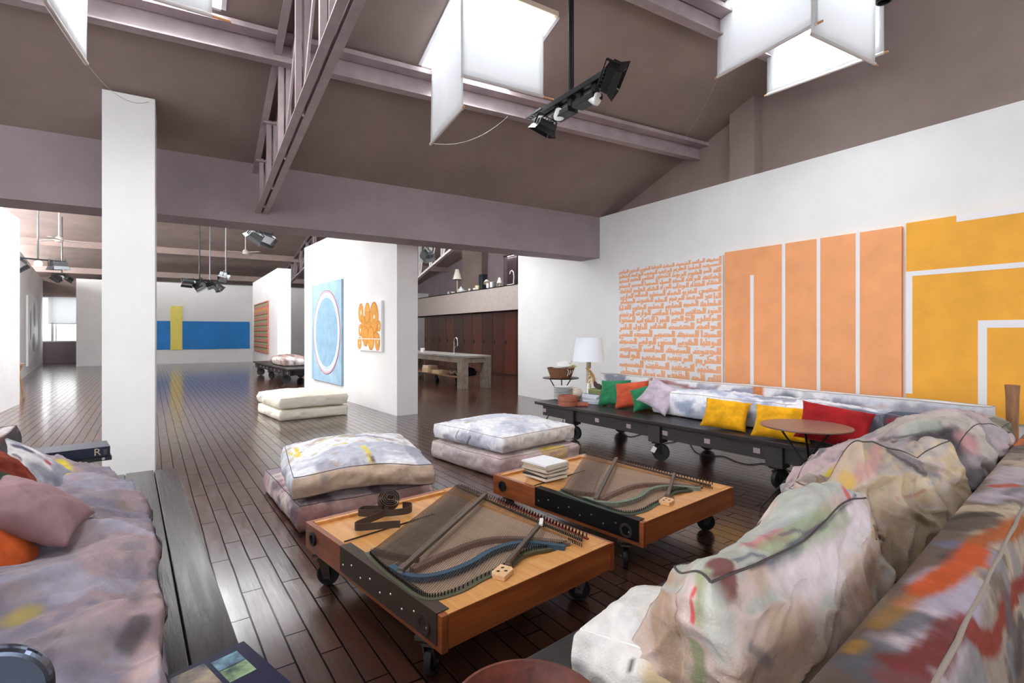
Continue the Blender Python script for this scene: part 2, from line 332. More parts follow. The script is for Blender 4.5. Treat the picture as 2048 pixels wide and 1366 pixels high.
# end window with roller blind
wr = thing('window_30', None, None, (-4.9, 34.3, 1.05)); wr['kind'] = 'structure'
g = MB(); g.bb((-1.0, .05, 0), (1.0, .08, 2.25)); g.build('pane', emit('window_daylight', (.97, .99, 1.0), 2.2), wr)
fr = MB()
for a, b in (((-1.0, 0, 0), (-.94, .05, 2.25)), ((.94, 0, 0), (1.0, .05, 2.25)), ((-1, -.02, 0), (1, .05, .06)), ((-1, 0, 2.19), (1, .05, 2.25)), ((-.62, 0, 0), (-.52, .05, 2.25)), ((-.45, 0, 0), (-.41, .05, 1.0))): fr.bb(a, b)
fr.build('frame', CURB, wr)
# baseboards of the far hall
struct('baseboard_far', MB().bb((-4.03, 30.385, 0), (13, 30.4, .09)), WHITE)
# purlins
def purlin(name, x0, y0, x1, y1, fz, h=.21, off=0.0, m=STEEL):
    mb = MB()
    a = Vector((x0, y0, fz(y0) - off)); b = Vector((x1, y1, fz(y1) - off))
    mb.bar(a - Vector((0, 0, h / 2)), b - Vector((0, 0, h / 2)), .03, h)
    mb.bar(a - Vector((0, .0, h - .008)), b - Vector((0, .0, h - .008)), .12, .016)
    s = -1 if fz is ceil_main else 1
    mb.bar(a + Vector((0, s * .12, .0)), b + Vector((0, s * .12, .0)), .16, .05)
    return struct(name, mb, m)
purlin('trim_1', -6.5, 5.98, XD, 5.60, ceil_main)
purlin('trim_2', -6.5, 4.05, XD, 3.83, ceil_main)
for i, (y) in enumerate((32.2, 27.7, 23.2)): purlin('trim_%d' % (3 + i), -6.9, y, 13.0, y - .1, ceil_back, .28, m=FAR_BRIGHT)
# roof trusses
def truss(x, y0, z0, y1, z1, fz, nodes, name, label, m=STEEL, w_=.16):
    r = thing(name, label, 'roof truss', (x, y0, z0))
    L = lambda y, z, dx=0: Vector((dx, y - y0, z - z0))
    bz = lambda y: z0 + (z1 - z0) * (y - y0) / (y1 - y0)
    b = MB()
    for s in (-1, 1): 
        b.bar(L(y0, z0, s * (w_ / 4 + .007)), L(y1, z1, s * (w_ / 4 + .007)), w_ / 2 - .014, .014); b.bar(L(y0, z0 + .05, s * .02), L(y1, z1 + .05, s * .02), .014, .11)
    b.build('bottom_chord', m, r)
    t = MB()
    for s in (-1, 1):
        t.bar(L(y0, fz(y0) - .07, s * .05), L(y1, fz(y1) - .07, s * .05), .012, .12); t.bar(L(y0, fz(y0) - .13, s * .08), L(y1, fz(y1) - .13, s * .08), .07, .012)
    t.build('top_chord', m, r)
    for i, y in enumerate(nodes):
        p = MB()
        for s in (-1, 1): p.bar(L(y, bz(y), s * .035), L(y, fz(y) - .1, s * .035), .05, .05, up=(0, 1, 0))
        p.build('post', m, r)
        if i:
            q = MB(); q.bar(L(nodes[i - 1], bz(nodes[i - 1])), L(y, fz(y) - .1), .02, .05); q.build('diagonal_brace', m, r)
        g = MB(); g.bar(L(y, fz(y) - .14, -.1), L(y, fz(y) - .14, .1), .14, .02); g.build('gusset_plate', m, r)
    return r
truss(.90, YL, 3.10, 2.2, 3.72, ceil_main, [7.45, 6.75, 5.86, 4.9, 3.95], 'roof_truss', 'mauve steel roof truss running from the beam up over the tables')
truss(4.75, 30.3, 3.97, 20.0, 4.9, ceil_back, [29.8, 28.6, 27.7, 26.2, 24.8, 23.2], 'roof_truss', 'small far roof truss above the white wall beside the blue painting', w_=.14)
truss(8.3, 20.6, 3.72, 15.6, 4.9, ceil_back, [20.3, 19.2, 18.1, 17.0], 'roof_truss', 'pale roof truss with thin rods above the kitchen', m=mat('pale_steel', (205, 200, 198), .5), w_=.12)
# hanging cloth panels at the skylights
def cloth_mat():
    m, nt, b = new_mat('sheer_cotton'); L = nt.links.new
    out = nt.nodes['Material Output']; tr = N(nt, 'ShaderNodeBsdfTranslucent'); tr.inputs[0].default_value = (.86, .87, .88, 1)
    b.inputs['Base Color'].default_value = (.84, .85, .86, 1); b.inputs['Roughness'].default_value = .9; b.inputs['Specular IOR Level'].default_value = .1
    mx = N(nt, 'ShaderNodeMixShader'); mx.inputs[0].default_value = .42; L(b.outputs[0], mx.inputs[1]); L(tr.outputs[0], mx.inputs[2]); L(mx.outputs[0], out.inputs[0])
    tc = N(nt, 'ShaderNodeTexCoord'); mp = N(nt, 'ShaderNodeMapping'); mp.inputs['Scale'].default_value = (9, 9, .7); L(tc.outputs['Object'], mp.inputs[0])
    nz = N(nt, 'ShaderNodeTexNoise'); nz.inputs['Scale'].default_value = 3; L(mp.outputs[0], nz.inputs[0]); bp = N(nt, 'ShaderNodeBump'); bp.inputs['Strength'].default_value = .35; bp.inputs['Distance'].default_value = .02
    L(nz.outputs['Fac'], bp.inputs['Height']); L(bp.outputs[0], b.inputs['Normal']); return m
CLOTH = cloth_mat(); DOWEL = mat('dowel_wood', (196, 142, 98), .6)
BLINDPOS = 1
bl = tag(MB().bb((-5.62, 34.2, 1.98), (-3.97, 34.215, 3.28)).build('roller_blind', CLOTH), 'white roller blind half drawn over the end window', 'blind')
bl.data.materials.append(CURB)
MB().bb((-5.62, 34.19, 1.95), (-3.97, 34.225, 1.98)).build('bottom_bar', STEEL, bl)
def panel(p, q, zb, topz, label, ext=(.04, .04)):
    p = Vector((p[0], p[1], zb)); q = Vector((q[0], q[1], zb)); r = thing('hanging_blind', label, 'cloth blind', p, group='cloth blinds at the skylights')
    t = (q - p); n = Vector((-t.y, t.x, 0)).normalized(); mb = MB(); K = 14; J = 10; V = []; F = []
    for i in range(K + 1):
        u = i / K; a = t * u; zt = topz(p.y + t.y * u) - zb
        for j in range(J + 1):
            v = j / J; wv = .012 * math.sin(u * 17 + 2 * v) * v + .006 * math.sin(u * 41)
            V.append(a + n * wv + Vector((0, 0, zt * (1 - (1 - v)) if False else zt * v)))
    for i in range(K):
        for j in range(J): a = i * (J + 1) + j; F.append((a, a + J + 1, a + J + 2, a + 1))
    mb.add(V, F); o = mb.build('cloth', CLOTH, r, smooth=True, ang=80); s = o.modifiers.new('thickness', 'SOLIDIFY'); s.thickness = .003
    rd = MB(); tt = t.normalized(); rd.tube([-tt * ext[0], t + tt * ext[1]], .011, 10); rd.build('rod', DOWEL, r)
    hm = MB(); hm.tube([Vector((0, 0, .004)), t + Vector((0, 0, .004))], .017, 10); hm.build('hem', CLOTH, r, smooth=True)
    return r
sl = thing('strip_light', 'fluorescent strip light along the top edge of the middle skylight', 'strip light', (2.3, 4.44, 4.83))
MB().bb((0, -.04, 0), (1.05, .03, .05)).build('housing', mat('strip_housing', (208, 190, 172), .6), sl); MB().tube([(.03, -.0, -.02), (1.02, -.0, -.02)], .014, 10).build('tube', emit('strip_glow', (.95, .98, 1.0), 3.0), sl)
cm = lambda o: (lambda y: ceil_main(y) - o)
panel((2.41, 5.58), (2.28, 4.5), 3.66, cm(.0), 'long white cloth blind hanging to the low side of the middle skylight', (.02, .03))
panel((2.27, 4.52), (3.2, 4.47), 3.97, cm(.06), 'square white cloth blind between black spotlight pole and middle skylight', (0, .13))
panel((5.26, 3.88), (5.16, 2.69), 4.47, cm(.0), 'white cloth blind nearest the pole in the cluster above the striped painting', (.03, .05))
panel((6.18, 3.84), (6.30, 2.60), 4.47, cm(.0), 'low white cloth blind against the dark upper wall', (.03, .04))
panel((5.10, 2.72), (6.24, 2.66), 4.36, cm(.02), 'white cloth blind closing the cluster across the other two', (.0, .05))
panel((-.65, 5.38), (-.77, 4.4), 3.66, cm(.0), 'narrow slanting white cloth blind above the white pillar', (.01, .02))
panel((-.30, 4.70), (.20, 4.72), 3.98, cm(.06), 'cloth blind with wooden rod end beside the roof truss', (.3, .13))
for i, (a, b_, lab) in enumerate((((-.65, 5.36, 3.66), (-.30, 6.83, 3.98), 'thin cord from slanting blind to the pillar top'), ((2.44, 5.56, 3.67), (3.5, 5.66, 4.25), 'thin slack cord from long blind to the purlin'), ((5.26, 3.86, 4.47), (6.2, 5.4, 4.2), 'thin cord trailing from blind cluster towards the dark wall'))):
    P = [Vector(a).lerp(Vector(b_), t) + Vector((0, 0, -.12 * 4 * t * (1 - t))) for t in [k / 12 for k in range(13)]]
    tag(MB().tube(P, .0022, 5).build('hanging_string', mat('pale_cord', (170, 155, 150), .8)), lab, 'cord')
# ------------------------------------------------------------------ noise + soft forms
def _hash(ix, iy, iz, seed):
    h = (ix.astype(np.int64) * 374761393 + iy.astype(np.int64) * 668265263 + iz.astype(np.int64) * 2147483647 + seed * 974634777) & 0xFFFFFFFF
    h = ((h ^ (h >> 13)) * 1274126177) & 0xFFFFFFFF
    return ((h ^ (h >> 16)) & 0xFFFF) / 65535.0
def vnoise(P, seed=0):
    i = np.floor(P); f = P - i; f = f * f * (3 - 2 * f); i = i.astype(np.int64); r = 0
    for dx in (0, 1):
        for dy in (0, 1):
            for dz in (0, 1):
                wgt = (f[:, 0] if dx else 1 - f[:, 0]) * (f[:, 1] if dy else 1 - f[:, 1]) * (f[:, 2] if dz else 1 - f[:, 2])
                r = r + wgt * _hash(i[:, 0] + dx, i[:, 1] + dy, i[:, 2] + dz, seed)
    return r
def fbm(P, seed=0, oct_=4, gain=.55):
    r = 0; a = 1; t = 0
    for o in range(oct_): r = r + a * vnoise(P * (2 ** o) + 17.3 * o, seed + o); t += a; a *= gain
    return r / t
def sstep(a, b, x): t = np.clip((x - a) / (b - a), 0, 1); return t * t * (3 - 2 * t)
def cubegrid(nx, ny, nz):
    """shared-vertex cube surface in [-1,1]^3 with nx,ny,nz divisions"""
    V = {}; vl = []; F = []
    def vid(p):
        k = (round(p[0], 5), round(p[1], 5), round(p[2], 5))
        if k not in V: V[k] = len(vl); vl.append(k)
        return V[k]
    n = (nx, ny, nz)
    for ax in range(3):
        a, b = [(1, 2), (2, 0), (0, 1)][ax]
        for sg in (-1, 1):
            for i in range(n[a]):
                for j in range(n[b]):
                    q = []
                    for di, dj in ((0, 0), (1, 0), (1, 1), (0, 1)):
                        p = [0, 0, 0]; p[ax] = sg; p[a] = -1 + 2 * (i + di) / n[a]; p[b] = -1 + 2 * (j + dj) / n[b]; q.append(vid(p))
                    F.append(q if sg > 0 else q[::-1])
    return np.array(vl, float), F
def mesh_np(name, P, F, m, parent=None, mw=None):
    me = bpy.data.meshes.new(name); me.from_pydata(P.tolist(), [], F)
    me.polygons.foreach_set('use_smooth', [True] * len(me.polygons)); me.materials.append(m)
    o = bpy.data.objects.new(name, me); COL.objects.link(o)
    if parent: o.parent = parent
    if mw is not None: o.matrix_world = mw
    return o
def softbox(w_, d_, h_, puff=.08, bulge=.03, n=(40, 40, 8), wr=.012, seed=1, edge=6.0, lump=.015, sag=None, pinch=.0, flatbot=True, fold=None):
    """box cushion: seams at top and bottom edges, crowned faces, gathers along the seams. Returns vertices, faces, uvw"""
    U, F = cubegrid(*n); u, v, ww = U[:, 0], U[:, 1], U[:, 2]
    crown = np.clip(1 - np.abs(u) ** 2.4, 0, 1) ** .8 * np.clip(1 - np.abs(v) ** 2.4, 0, 1) ** .8
    x = u * (w_ / 2 + bulge * (1 - ww ** 2) * (1 - .5 * v * v)); y = v * (d_ / 2 + bulge * (1 - ww ** 2) * (1 - .5 * u * u))
    x = x * (1 - pinch * (1 - v * v) * np.abs(u) ** 2); y = y * (1 - pinch * (1 - u * u) * np.abs(v) ** 2)
    pz = np.where(ww > 0, puff, puff * (.25 if flatbot else 1.0)); z = ww * (h_ / 2 + pz * crown)
    e = np.maximum(np.abs(u), np.abs(v)); top = np.abs(ww) > .999
    along = np.where(np.abs(u) > np.abs(v), y, x)
    q = np.stack([along * 16, np.where(np.abs(u) > np.abs(v), np.sign(u), np.sign(v) * 3) * 5, ww * 2], 1)
    g = 1 - np.abs(2 * vnoise(q, seed) - 1)
    z = z + np.where(top, ww * wr * (g - .6) * e ** edge * (1 - e ** 30), 0)
    side = ~top; pz2 = np.stack([along * 9, ww * 1.2, np.sign(u) * 3 + np.sign(v)], 1); g2 = (vnoise(pz2, seed + 5) - .5) * wr * 1.2 * (1 - ww ** 2)
    x = x + np.where(side & (np.abs(u) > .999), np.sign(u) * g2, 0); y = y + np.where(side & (np.abs(v) > .999), np.sign(v) * g2, 0)
    P = np.stack([x, y, z], 1)
    L = fbm(P * 2.2 + 3, seed + 9, 3) - .5
    P[:, 2] += L * lump * 2 * np.where(ww > -.9, 1, .2); P[:, 0] += (fbm(P * 2.0 + 9, seed + 11, 2) - .5) * lump; P[:, 1] += (fbm(P * 2.0 + 19, seed + 13, 2) - .5) * lump
    if fold is not None: P = fold(P, U)
    if sag is not None: P = sag(P, U)
    return P, F, U
def seam_paths(P, U):
    """ordered loops along the top and bottom seams"""
    out = []
    for s in (1, -1):
        idx = np.where((np.abs(U[:, 2] - s) < 1e-6) & (np.maximum(np.abs(U[:, 0]), np.abs(U[:, 1])) > 1 - 1e-6))[0]
        a = np.arctan2(U[idx, 1], U[idx, 0]); out.append(P[idx[np.argsort(a)]])
    return out
def pigment(o, layers, P=None, strokes_world=True):
    """layers: ('base',rgb) ('n',rgb,scale3,thr,soft,seed,amount) ('face',rgb,axis,sign,amount) ('s',rgb,[points],width,soft,amount)"""
    me = o.data; n = len(me.vertices); co_ = np.empty(n * 3); me.vertices.foreach_get('co', co_); Q = co_.reshape(n, 3)
    mw = np.array(o.matrix_world); W = Q @ mw[:3, :3].T + mw[:3, 3]
    nr = np.empty(n * 3); me.vertices.foreach_get('normal', nr); nr = nr.reshape(n, 3)
    C = np.zeros((n, 3)); bv = None
    for l in layers:
        c = np.array(lin(l[1]))
        if l[0] == 'base': C[:] = c
        elif l[0] == 'n':
            sc, th, sf, sd, am = l[2:7]; k = fbm(Q * np.array(sc) + sd * 3.7, sd, 6, .6); sf = sf * .75; th = .5 + (th - .5) * .92; C += (c - C) * (sstep(th - sf, th + sf, k) * am)[:, None]
        elif l[0] == 'face':
            ax, sg, am = l[2:5]; k = sstep(.35, .75, nr[:, ax] * sg) * am; C += (c - C) * k[:, None]
        elif l[0] == 's':
            pts, wd, sf, am = l[2:6]; pp = []
            for p in pts:
                if len(p) == 2:
                    if bv is None:
                        bm = bmesh.new(); bm.from_mesh(me); bm.transform(o.matrix_world); bv = BVHTree.FromBMesh(bm); bm.free()
                    h = bv.ray_cast(Vector((0, 0, CAMZ)), ray(*p).normalized())[0]
                    if h is None: continue
                    pp.append(np.array(h))
                else: pp.append(np.array(p, float))
            if not pp: continue
            if len(pp) == 1: pp = pp * 2
            D = np.full(n, 9.0); jit = (fbm(Q * 11 + 5, 77, 5, .65) - .5) * 1.25
            for a, b in zip(pp[:-1], pp[1:]):
                ab = b - a; t = np.clip(((W - a) @ ab) / max(ab @ ab, 1e-9), 0, 1); D = np.minimum(D, np.linalg.norm(W - (a + t[:, None] * ab), axis=1))
            k = (1 - sstep(wd * (1 - sf), wd * (1 + sf), D + jit * wd * 1.1)) * am; C += (c - C) * k[:, None]
    at_ = me.attributes.new('pigment', 'FLOAT_COLOR', 'POINT'); at_.data.foreach_set('color', np.concatenate([np.clip(C, 0, 1), np.ones((n, 1))], 1).ravel())
PIPE = mat('seam_piping', (150, 138, 128), .9)
PIPED = mat('seam_piping_dark', (78, 68, 66), .9)
def add_piping(o, P, U, r=.0045, m=None, step=1, which=(0, 1)):
    loops = seam_paths(P, U)
    for i in which:
        o2 = MB().tube([tuple(p) for p in loops[i][::step]], r, 5, closed=True).build('seam_piping', m or PIPE, o, smooth=True, ang=180)
def basis(nrm_az, el, roll=0.0):
    a = math.radians(nrm_az); e = math.radians(el); n = Vector((math.cos(a) * math.cos(e), math.sin(a) * math.cos(e), math.sin(e)))
    x = Vector((0, 0, 1)).cross(n).normalized(); y = n.cross(x)
    R = Matrix((x, y, n)).transposed(); return (R @ Matrix.Rotation(math.radians(roll), 3, 'Z'))
def throw_pillow(c, w_, h_, th, az, el, roll, m, label, group=None, seed=1, name='throw_pillow', n=26, piping=None, cat='pillow', floor_z=None):
    V = []; F = []; K = n
    u, v = np.meshgrid(np.linspace(-1, 1, K + 1), np.linspace(-1, 1, K + 1), indexing='ij'); u = u.ravel(); v = v.ravel()
    x = u * w_ / 2 * (1 - .10 * (1 - v * v) * u * u); y = v * h_ / 2 * (1 - .10 * (1 - u * u) * v * v)
    t = th / 2 * (np.clip((1 - u * u), 0, 1) * np.clip((1 - v * v), 0, 1)) ** .42
    q = np.stack([u * 2.3, v * 2.3, u * 0 + seed], 1); lump_ = (fbm(q, seed, 3) - .5); e = np.maximum(np.abs(u), np.abs(v))
    ang = np.arctan2(v, u); cre = (vnoise(np.stack([ang * 6, u * 0 + seed, u * 0], 1), seed + 3) - .5) * .012 * e ** 3 * (1 - e ** 20)
    zt = t * (1 + .5 * lump_) + cre; zb = -t * (1 - .4 * lump_) + cre
    top = np.stack([x, y, zt], 1); bot = np.stack([x, y, zb], 1); P = np.concatenate([top, bot]); M_ = (K + 1) ** 2
    edge = lambda i, j: i in (0, K) or j in (0, K)
    idx = lambda i, j, s: (i * (K + 1) + j) + (0 if s == 0 or edge(i, j) else M_)
    for i in range(K):
        for j in range(K):
            F.append((idx(i, j, 0), idx(i + 1, j, 0), idx(i + 1, j + 1, 0), idx(i, j + 1, 0)))
            F.append((idx(i, j + 1, 1), idx(i + 1, j + 1, 1), idx(i + 1, j, 1), idx(i, j, 1)))
    mw = Matrix.Translation(Vector(c)) @ basis(az, el, roll).to_4x4()
    if floor_z is not None:
        lo = min((mw @ Vector(p)).z for p in P[::3])
        if lo < floor_z: mw = Matrix.Translation((0, 0, floor_z - lo)) @ mw; print('lift', label, round(floor_z - lo, 3))
    o = mesh_np(name, P, F, m, None, mw); bm = bmesh.new(); bm.from_mesh(o.data); bmesh.ops.delete(bm, geom=[q for q in bm.verts if not q.link_faces], context='VERTS'); bm.to_mesh(o.data); bm.free()
    tag(o, label, cat, group)
    if piping:
        L = [(i, 0) for i in range(K)] + [(K, j) for j in range(K)] + [(i, K) for i in range(K, 0, -1)] + [(0, j) for j in range(K, 0, -1)]
        MB().tube([tuple(top[i * (K + 1) + j]) for i, j in L], .0035, 5, closed=True).build('seam_piping', piping, o, smooth=True, ang=180)
    return o
def velvet(name, c):
    return mat(name, c, .8, var=.14, vs_=7, bump=.12, bs=120, sheen=.5, spec=.15)

# ------------------------------------------------------------------ PAINTINGS
CANV_W = mat('white_canvas', (238, 237, 240), .85); EDGE = mat('canvas_edge', (205, 205, 208), .8)
def wall_pt(px, py): return at(px, py, x=XW)
OR1 = mat('flat_orange_paint', (240, 166, 112), .75, var=.03, vs_=3); OR2 = mat('flat_ochre_paint', (240, 172, 58), .75, var=.035, vs_=3)
# -- three canvases of the mural row on the right wall (local frame: Y along the wall, Z up, front faces -X)
def wall_canvas(name, label, y0, y1, z0, z1, m, th=.04):
    r = thing(name, label, 'painting', (XW - .001, (y0 + y1) / 2, z0), group='orange paintings on the white wall')
    MB().bb((-th, (y0 - y1) / 2, 0), (-.002, (y1 - y0) / 2, z1 - z0)).build('canvas', m, r); return r
def strip(r, name, y0, y1, z0, z1, m, th=.04):
    cy = r.location.y; cz = r.location.z
    return MB().bb((-th - .0025, y0 - cy, z0 - cz), (-th + .001, y1 - cy, z1 - cz)).build(name, m, r)
ya = wall_pt(1453, 600).y; yb_ = wall_pt(1806, 600).y; zt = wall_pt(1455, 505).z; zb = .66
r = wall_canvas('hanging_striped_painting', 'orange painting with four thin white vertical stripes', yb_, ya, zb, zt, OR1)
for px0, px1, top in ((1504, 1511, 551), (1567.5, 1574, None), (1637, 1644, None), (1715, 1723, None)):
    a = wall_pt(px0, 600).y; b = wall_pt(px1, 600).y; strip(r, 'white_stripe', b, a, zb, wall_pt(px0, top).z if top else zt, CANV_W)
yo = wall_pt(1815.5, 600).y; yn = yo - 2.75; zt2 = wall_pt(1817, 447).z
r = wall_canvas('hanging_ochre_painting', 'ochre yellow painting with white right-angled bands', yn, yo, .62, zt2, OR2)
g_ = lambda px, py: wall_pt(px, py)
strip(r, 'white_band', yn, g_(1916, 440).y, g_(1916, 445).z, zt2, CANV_W)
z1 = g_(1817, 544).z; z0 = g_(1828, 549).z
strip(r, 'white_band', yn, yo, z0 - .02, z1, CANV_W); strip(r, 'white_band', g_(1828, 600).y, yo, g_(1827, 787).z, z0 - .02, CANV_W)
zh = g_(1960, 641).z; strip(r, 'white_band', yn, g_(1959, 700).y, zh - .075, zh, CANV_W); strip(r, 'white_band', g_(1977, 700).y, g_(1959, 700).y, .62, zh - .075, CANV_W)
# -- calligraphic panel: block letters (square script) set from right to left
KUF = {}
def _k(ch, adv, rects, dots=()): KUF[ch] = (adv, rects, dots)
B = 2.5  # stroke
_k('A', 2.3, [(0, 0, 1.8, 7)]); _k('L', 2.2, [(.2, 0, 2.0, 7), (0, 0, 2.2, B)]); _k('l', 4.4, [(2.6, 0, 4.4, 7), (0, 0, 4.4, B), (0, 0, 1.5, 3.4)])
for ch, d in (('b', [(.4, -1.3)]), ('t', [(0, 4.6), (1.3, 4.6)]), ('n', [(.5, 4.6)]), ('y', [(0, -1.3), (1.3, -1.3)]), ('H', [])): _k(ch, 2.4, [(.6, 0, 2.2, 3.8), (0, 0, 2.4, B)], d)
_k('B', 6, [(4.4, 0, 6, 3.8), (0, 0, 6, B), (0, 0, 1.5, 3.4)], [(2.6, -1.4)]); _k('T', 6, [(4.4, 0, 6, 3.8), (0, 0, 6, B), (0, 0, 1.5, 3.4)], [(2.1, 3.4), (3.4, 3.4)])
_k('N', 5, [(3.4, -.6, 5, 3.8), (0, -1.8, 5, -.1), (0, -1.8, 1.6, 3.2)], [(2.0, 2.2)]); _k('Y', 6.4, [(4.6, 0, 6.4, 3.8), (1.6, 0, 6.4, B), (0, -2, 5.4, -.6), (0, -2, 1.5, 2.4)])
_k('s', 6, [(.4, 0, 1.6, 3.4), (2.4, 0, 3.6, 3.4), (4.6, 0, 5.9, 3.8), (0, 0, 6, B)]); _k('S', 6, [(.4, 0, 1.6, 3.4), (2.4, 0, 3.6, 3.4), (4.6, 0, 5.9, 3.8), (0, 0, 6, B)], [(2.2, 4.6), (3.5, 4.6)])
_k('h', 4.4, [(0, 0, 4.4, B), (1.0, 1.5, 3.0, 3.0), (2.2, 2.8, 4.4, 4.2)]); _k('j', 4.4, [(0, 0, 4.4, B), (1.0, 1.5, 3.0, 3.0), (2.2, 2.8, 4.4, 4.2)], [(1.4, -1.5)]); _k('x', 4.4, [(0, 0, 4.4, B), (1.0, 1.5, 3.0, 3.0), (2.2, 2.8, 4.4, 4.2)], [(2.4, 5)])
_k('d', 4, [(0, 0, 4, B), (2.4, 0, 4, 4.4), (1.0, 3.0, 4, 4.4)]); _k('r', 3, [(1.4, -.6, 3, 3.2), (0, -2.2, 2.2, -.4)]); _k('z', 3, [(1.4, -.6, 3, 3.2), (0, -2.2, 2.2, -.4)], [(1.6, 4.2)])
_k('c', 6, [(0, 0, 6, B), (4.6, 0, 6, 4.2), (1.6, 2.9, 6, 4.2), (1.6, 0, 2.9, 4.2)]); _k('D', 6, KUF['c'][1], [(3.2, 5)]); _k('F', 6, [(0, 0, 6, B), (4.6, 0, 6, 4), (1.6, 2.8, 6, 4), (1.6, 0, 3.0, 7)])
_k('a', 3.6, [(0, 0, 3.6, B), (.8, 1.5, 2.2, 4.2), (.8, 3, 3.6, 4.2)]); _k('g', 3.6, KUF['a'][1], [(1.4, 5)])
_k('f', 4, [(0, 0, 4, B), (.6, 1.5, 2.0, 4.6), (2.6, 1.5, 3.9, 4.6), (.6, 3.4, 3.9, 4.6)], [(1.7, 5.3)]); _k('q', 4, KUF['f'][1], [(1.0, 5.3), (2.4, 5.3)])
_k('k', 5, [(0, 0, 5, B), (3.4, 0, 5, 4), (.6, 2.7, 5, 4), (.4, 4, 1.8, 6.4)]); _k('m', 3.6, [(0, 0, 3.6, B), (.6, 0, 3.4, 3.4)]); _k('M', 3.6, [(.4, 0, 3.6, 3.4), (.4, -3, 1.8, 0)])
_k('e', 4.4, [(0, 0, 4.4, B), (.6, 1.5, 1.8, 4.4), (3.2, 1.5, 4.4, 4.4), (.6, 3.2, 4.4, 4.4), (1.9, 1.6, 3.1, 2.2)]); _k('w', 3.6, [(.6, .4, 3.6, 3.8), (.0, -2, 2.4, -.5), (2.0, -1.6, 3.6, .6)])
NAMES = 'ALLe AlHy AlqywM AlrHwF AlSkwr AlalY AlkbyR AlhfyZ AlmqyT AlhsyB AljlyL AlkryM AlrqyB AlmjyB AlwAsa AlhkyM AlwdwD AlmjyD AlbAas AlSeyD AlhqF AlwkyL AlqwY AlmtyN AlwlY AlhmyD AlmhcY AlmbdA AlmayD AlmhyY AlmmyT AlhY AlmAjD AlwAhD AlchmD AlqAdr AlAwl AlAxr AlFAer AlbAFN AlwAlY AlbrA AltwAB AlafwA AlrHwf AlnwR AleAdY AlbdyA AlbAqY AlwArT AlrSyD AlcbwR AllFyf AlxbyR AlhlyM AlaFyM AlgfwR ALLe lA AlH AlA ew Alrhmn AlrhyM AlmlK AlqdwS AlslAM AlmwmN AlmeymN AlazyZ AljbAR AlmtkbR AlxAlQ AlbArY AlmcwR AlgfAR AlqeAR AlweAB AlrzAQ AlftAh AlalyM AlqAbD AlbAsF AlxAfD AlrAfa AlmaZ AlmZl AlsmyA AlbcyR AlhkM AladL'.split()
def kufic(r, y0, y1, z0, z1, m, th=.04):
    """rows of block letters; y1 is the far end (left in view), letters run from y0 side"""
    mb = MB(); rows = 17; Wd = y1 - y0; z = z0; k = 0; rnd = random.Random(3)
    hs = [1.0 - .028 * i for i in range(rows)]; sc = (z1 - z0) / sum(hs)
    for i in range(rows):
        H = hs[i] * sc; u = H / 7.9; words_ = []; wsum = 0; target = Wd / u / 1.2
        while True:
            wd = NAMES[k % len(NAMES)]; k += 1; ad = sum(KUF.get(c, KUF['l' if c in 'LQK' else 'b'])[0] for c in wd) + 1.4
            if wsum + ad > target * 1.05 and words_: break
            words_.append(wd); wsum += ad
        su = Wd / wsum; x = 0  # x from the right end
        for wd in words_:
            lift = rnd.choice((0, 0, 0, .8))
            for c in wd:
                ad, rc, dt = KUF.get(c, KUF['b']); jo = rnd.uniform(.85, 1.12)
                for a, b, c2, d in rc:
                    # glyph x runs leftwards in view: far end = +Y
                    gy0 = y0 + (x + ad - c2) * su; gy1 = y0 + (x + ad - a) * su; gz0 = z + (b + 1.1 + lift) * u; gz1 = z + (min(d * (jo if d > 3 else 1), 7.1) + 1.1 + lift) * u
                    sl = rnd.uniform(-.18, .18) * u if d > 3 else 0
                    q_ = -th - .002 - rnd.uniform(0, .0012)
                    mb.prism([(q_, gy0, gz0), (q_, gy1, gz0), (q_, gy1 + sl, min(gz1, z1)), (q_, gy0 + sl, min(gz1, z1))], (.0042, 0, 0))
                for a, b in dt:
                    gy0 = y0 + (x + ad - a - 1.1) * su; gz0 = z + (b + 1.1 + lift) * u; mb.bb((-th - .002, gy0, gz0), (-th + .001, gy0 + 1.0 * su, gz0 + 1.0 * u))
                x += ad
            x += 1.4
        z += H
    cy, cz = r.location.y, r.location.z; mb.v = [(a, b - cy, c - cz) for a, b, c in mb.v]
    return mb.build('lettering', m, r)
yc0 = wall_pt(1447, 600).y; yc1 = wall_pt(1238, 600).y; zc = wall_pt(1447, 510).z
r = wall_canvas('hanging_calligraphy_painting', 'white painting filled with rows of pale orange block calligraphy', yc0 - .012, yc1, .66, zc, CANV_W, .035)
kufic(r, yc0 + .0, yc1 - .02, .72, zc - .01, mat('letter_orange', (240, 178, 136), .75), .035)
# -- blue ellipse + orange discs on the near partition
pv = Vector((2.805 - 3.286, 15 - 9.12, 0)).normalized(); pn = Vector((-pv.y, pv.x, 0))   # along the face, and out of it (towards -X)
def part_at(px, py):
    q = ray(px, py); p0 = Vector((3.286, 9.12, 0)); k = p0.dot(pn) / q.dot(pn); return Vector((q.x * k, q.y * k, CAMZ + q.z * k))
def part_canvas(name, label, a, b, z0, z1, m, th=.05):
    r = thing(name, label, 'painting', Vector((a.x, a.y, z0)), rz=math.atan2(pv.y, pv.x))
    L = (Vector((b.x, b.y, 0)) - Vector((a.x, a.y, 0))).dot(pv)
    MB().bb((0, .002, 0), (L, th, z1 - z0)).build('canvas', m, r); return r, L, z1 - z0
BLUE = mat('pale_blue_paint', (156, 188, 208), .8, var=.07, vs_=2.5, bump=.1, bs=20)
a = part_at(687, 768); b = part_at(627, 700); za = part_at(686, 558).z; z0 = part_at(687, 771).z
r, L, H = part_canvas('ellipse_painting', 'tall pale blue painting with a big ringed ellipse on the partition', a, b, z0, za, BLUE)
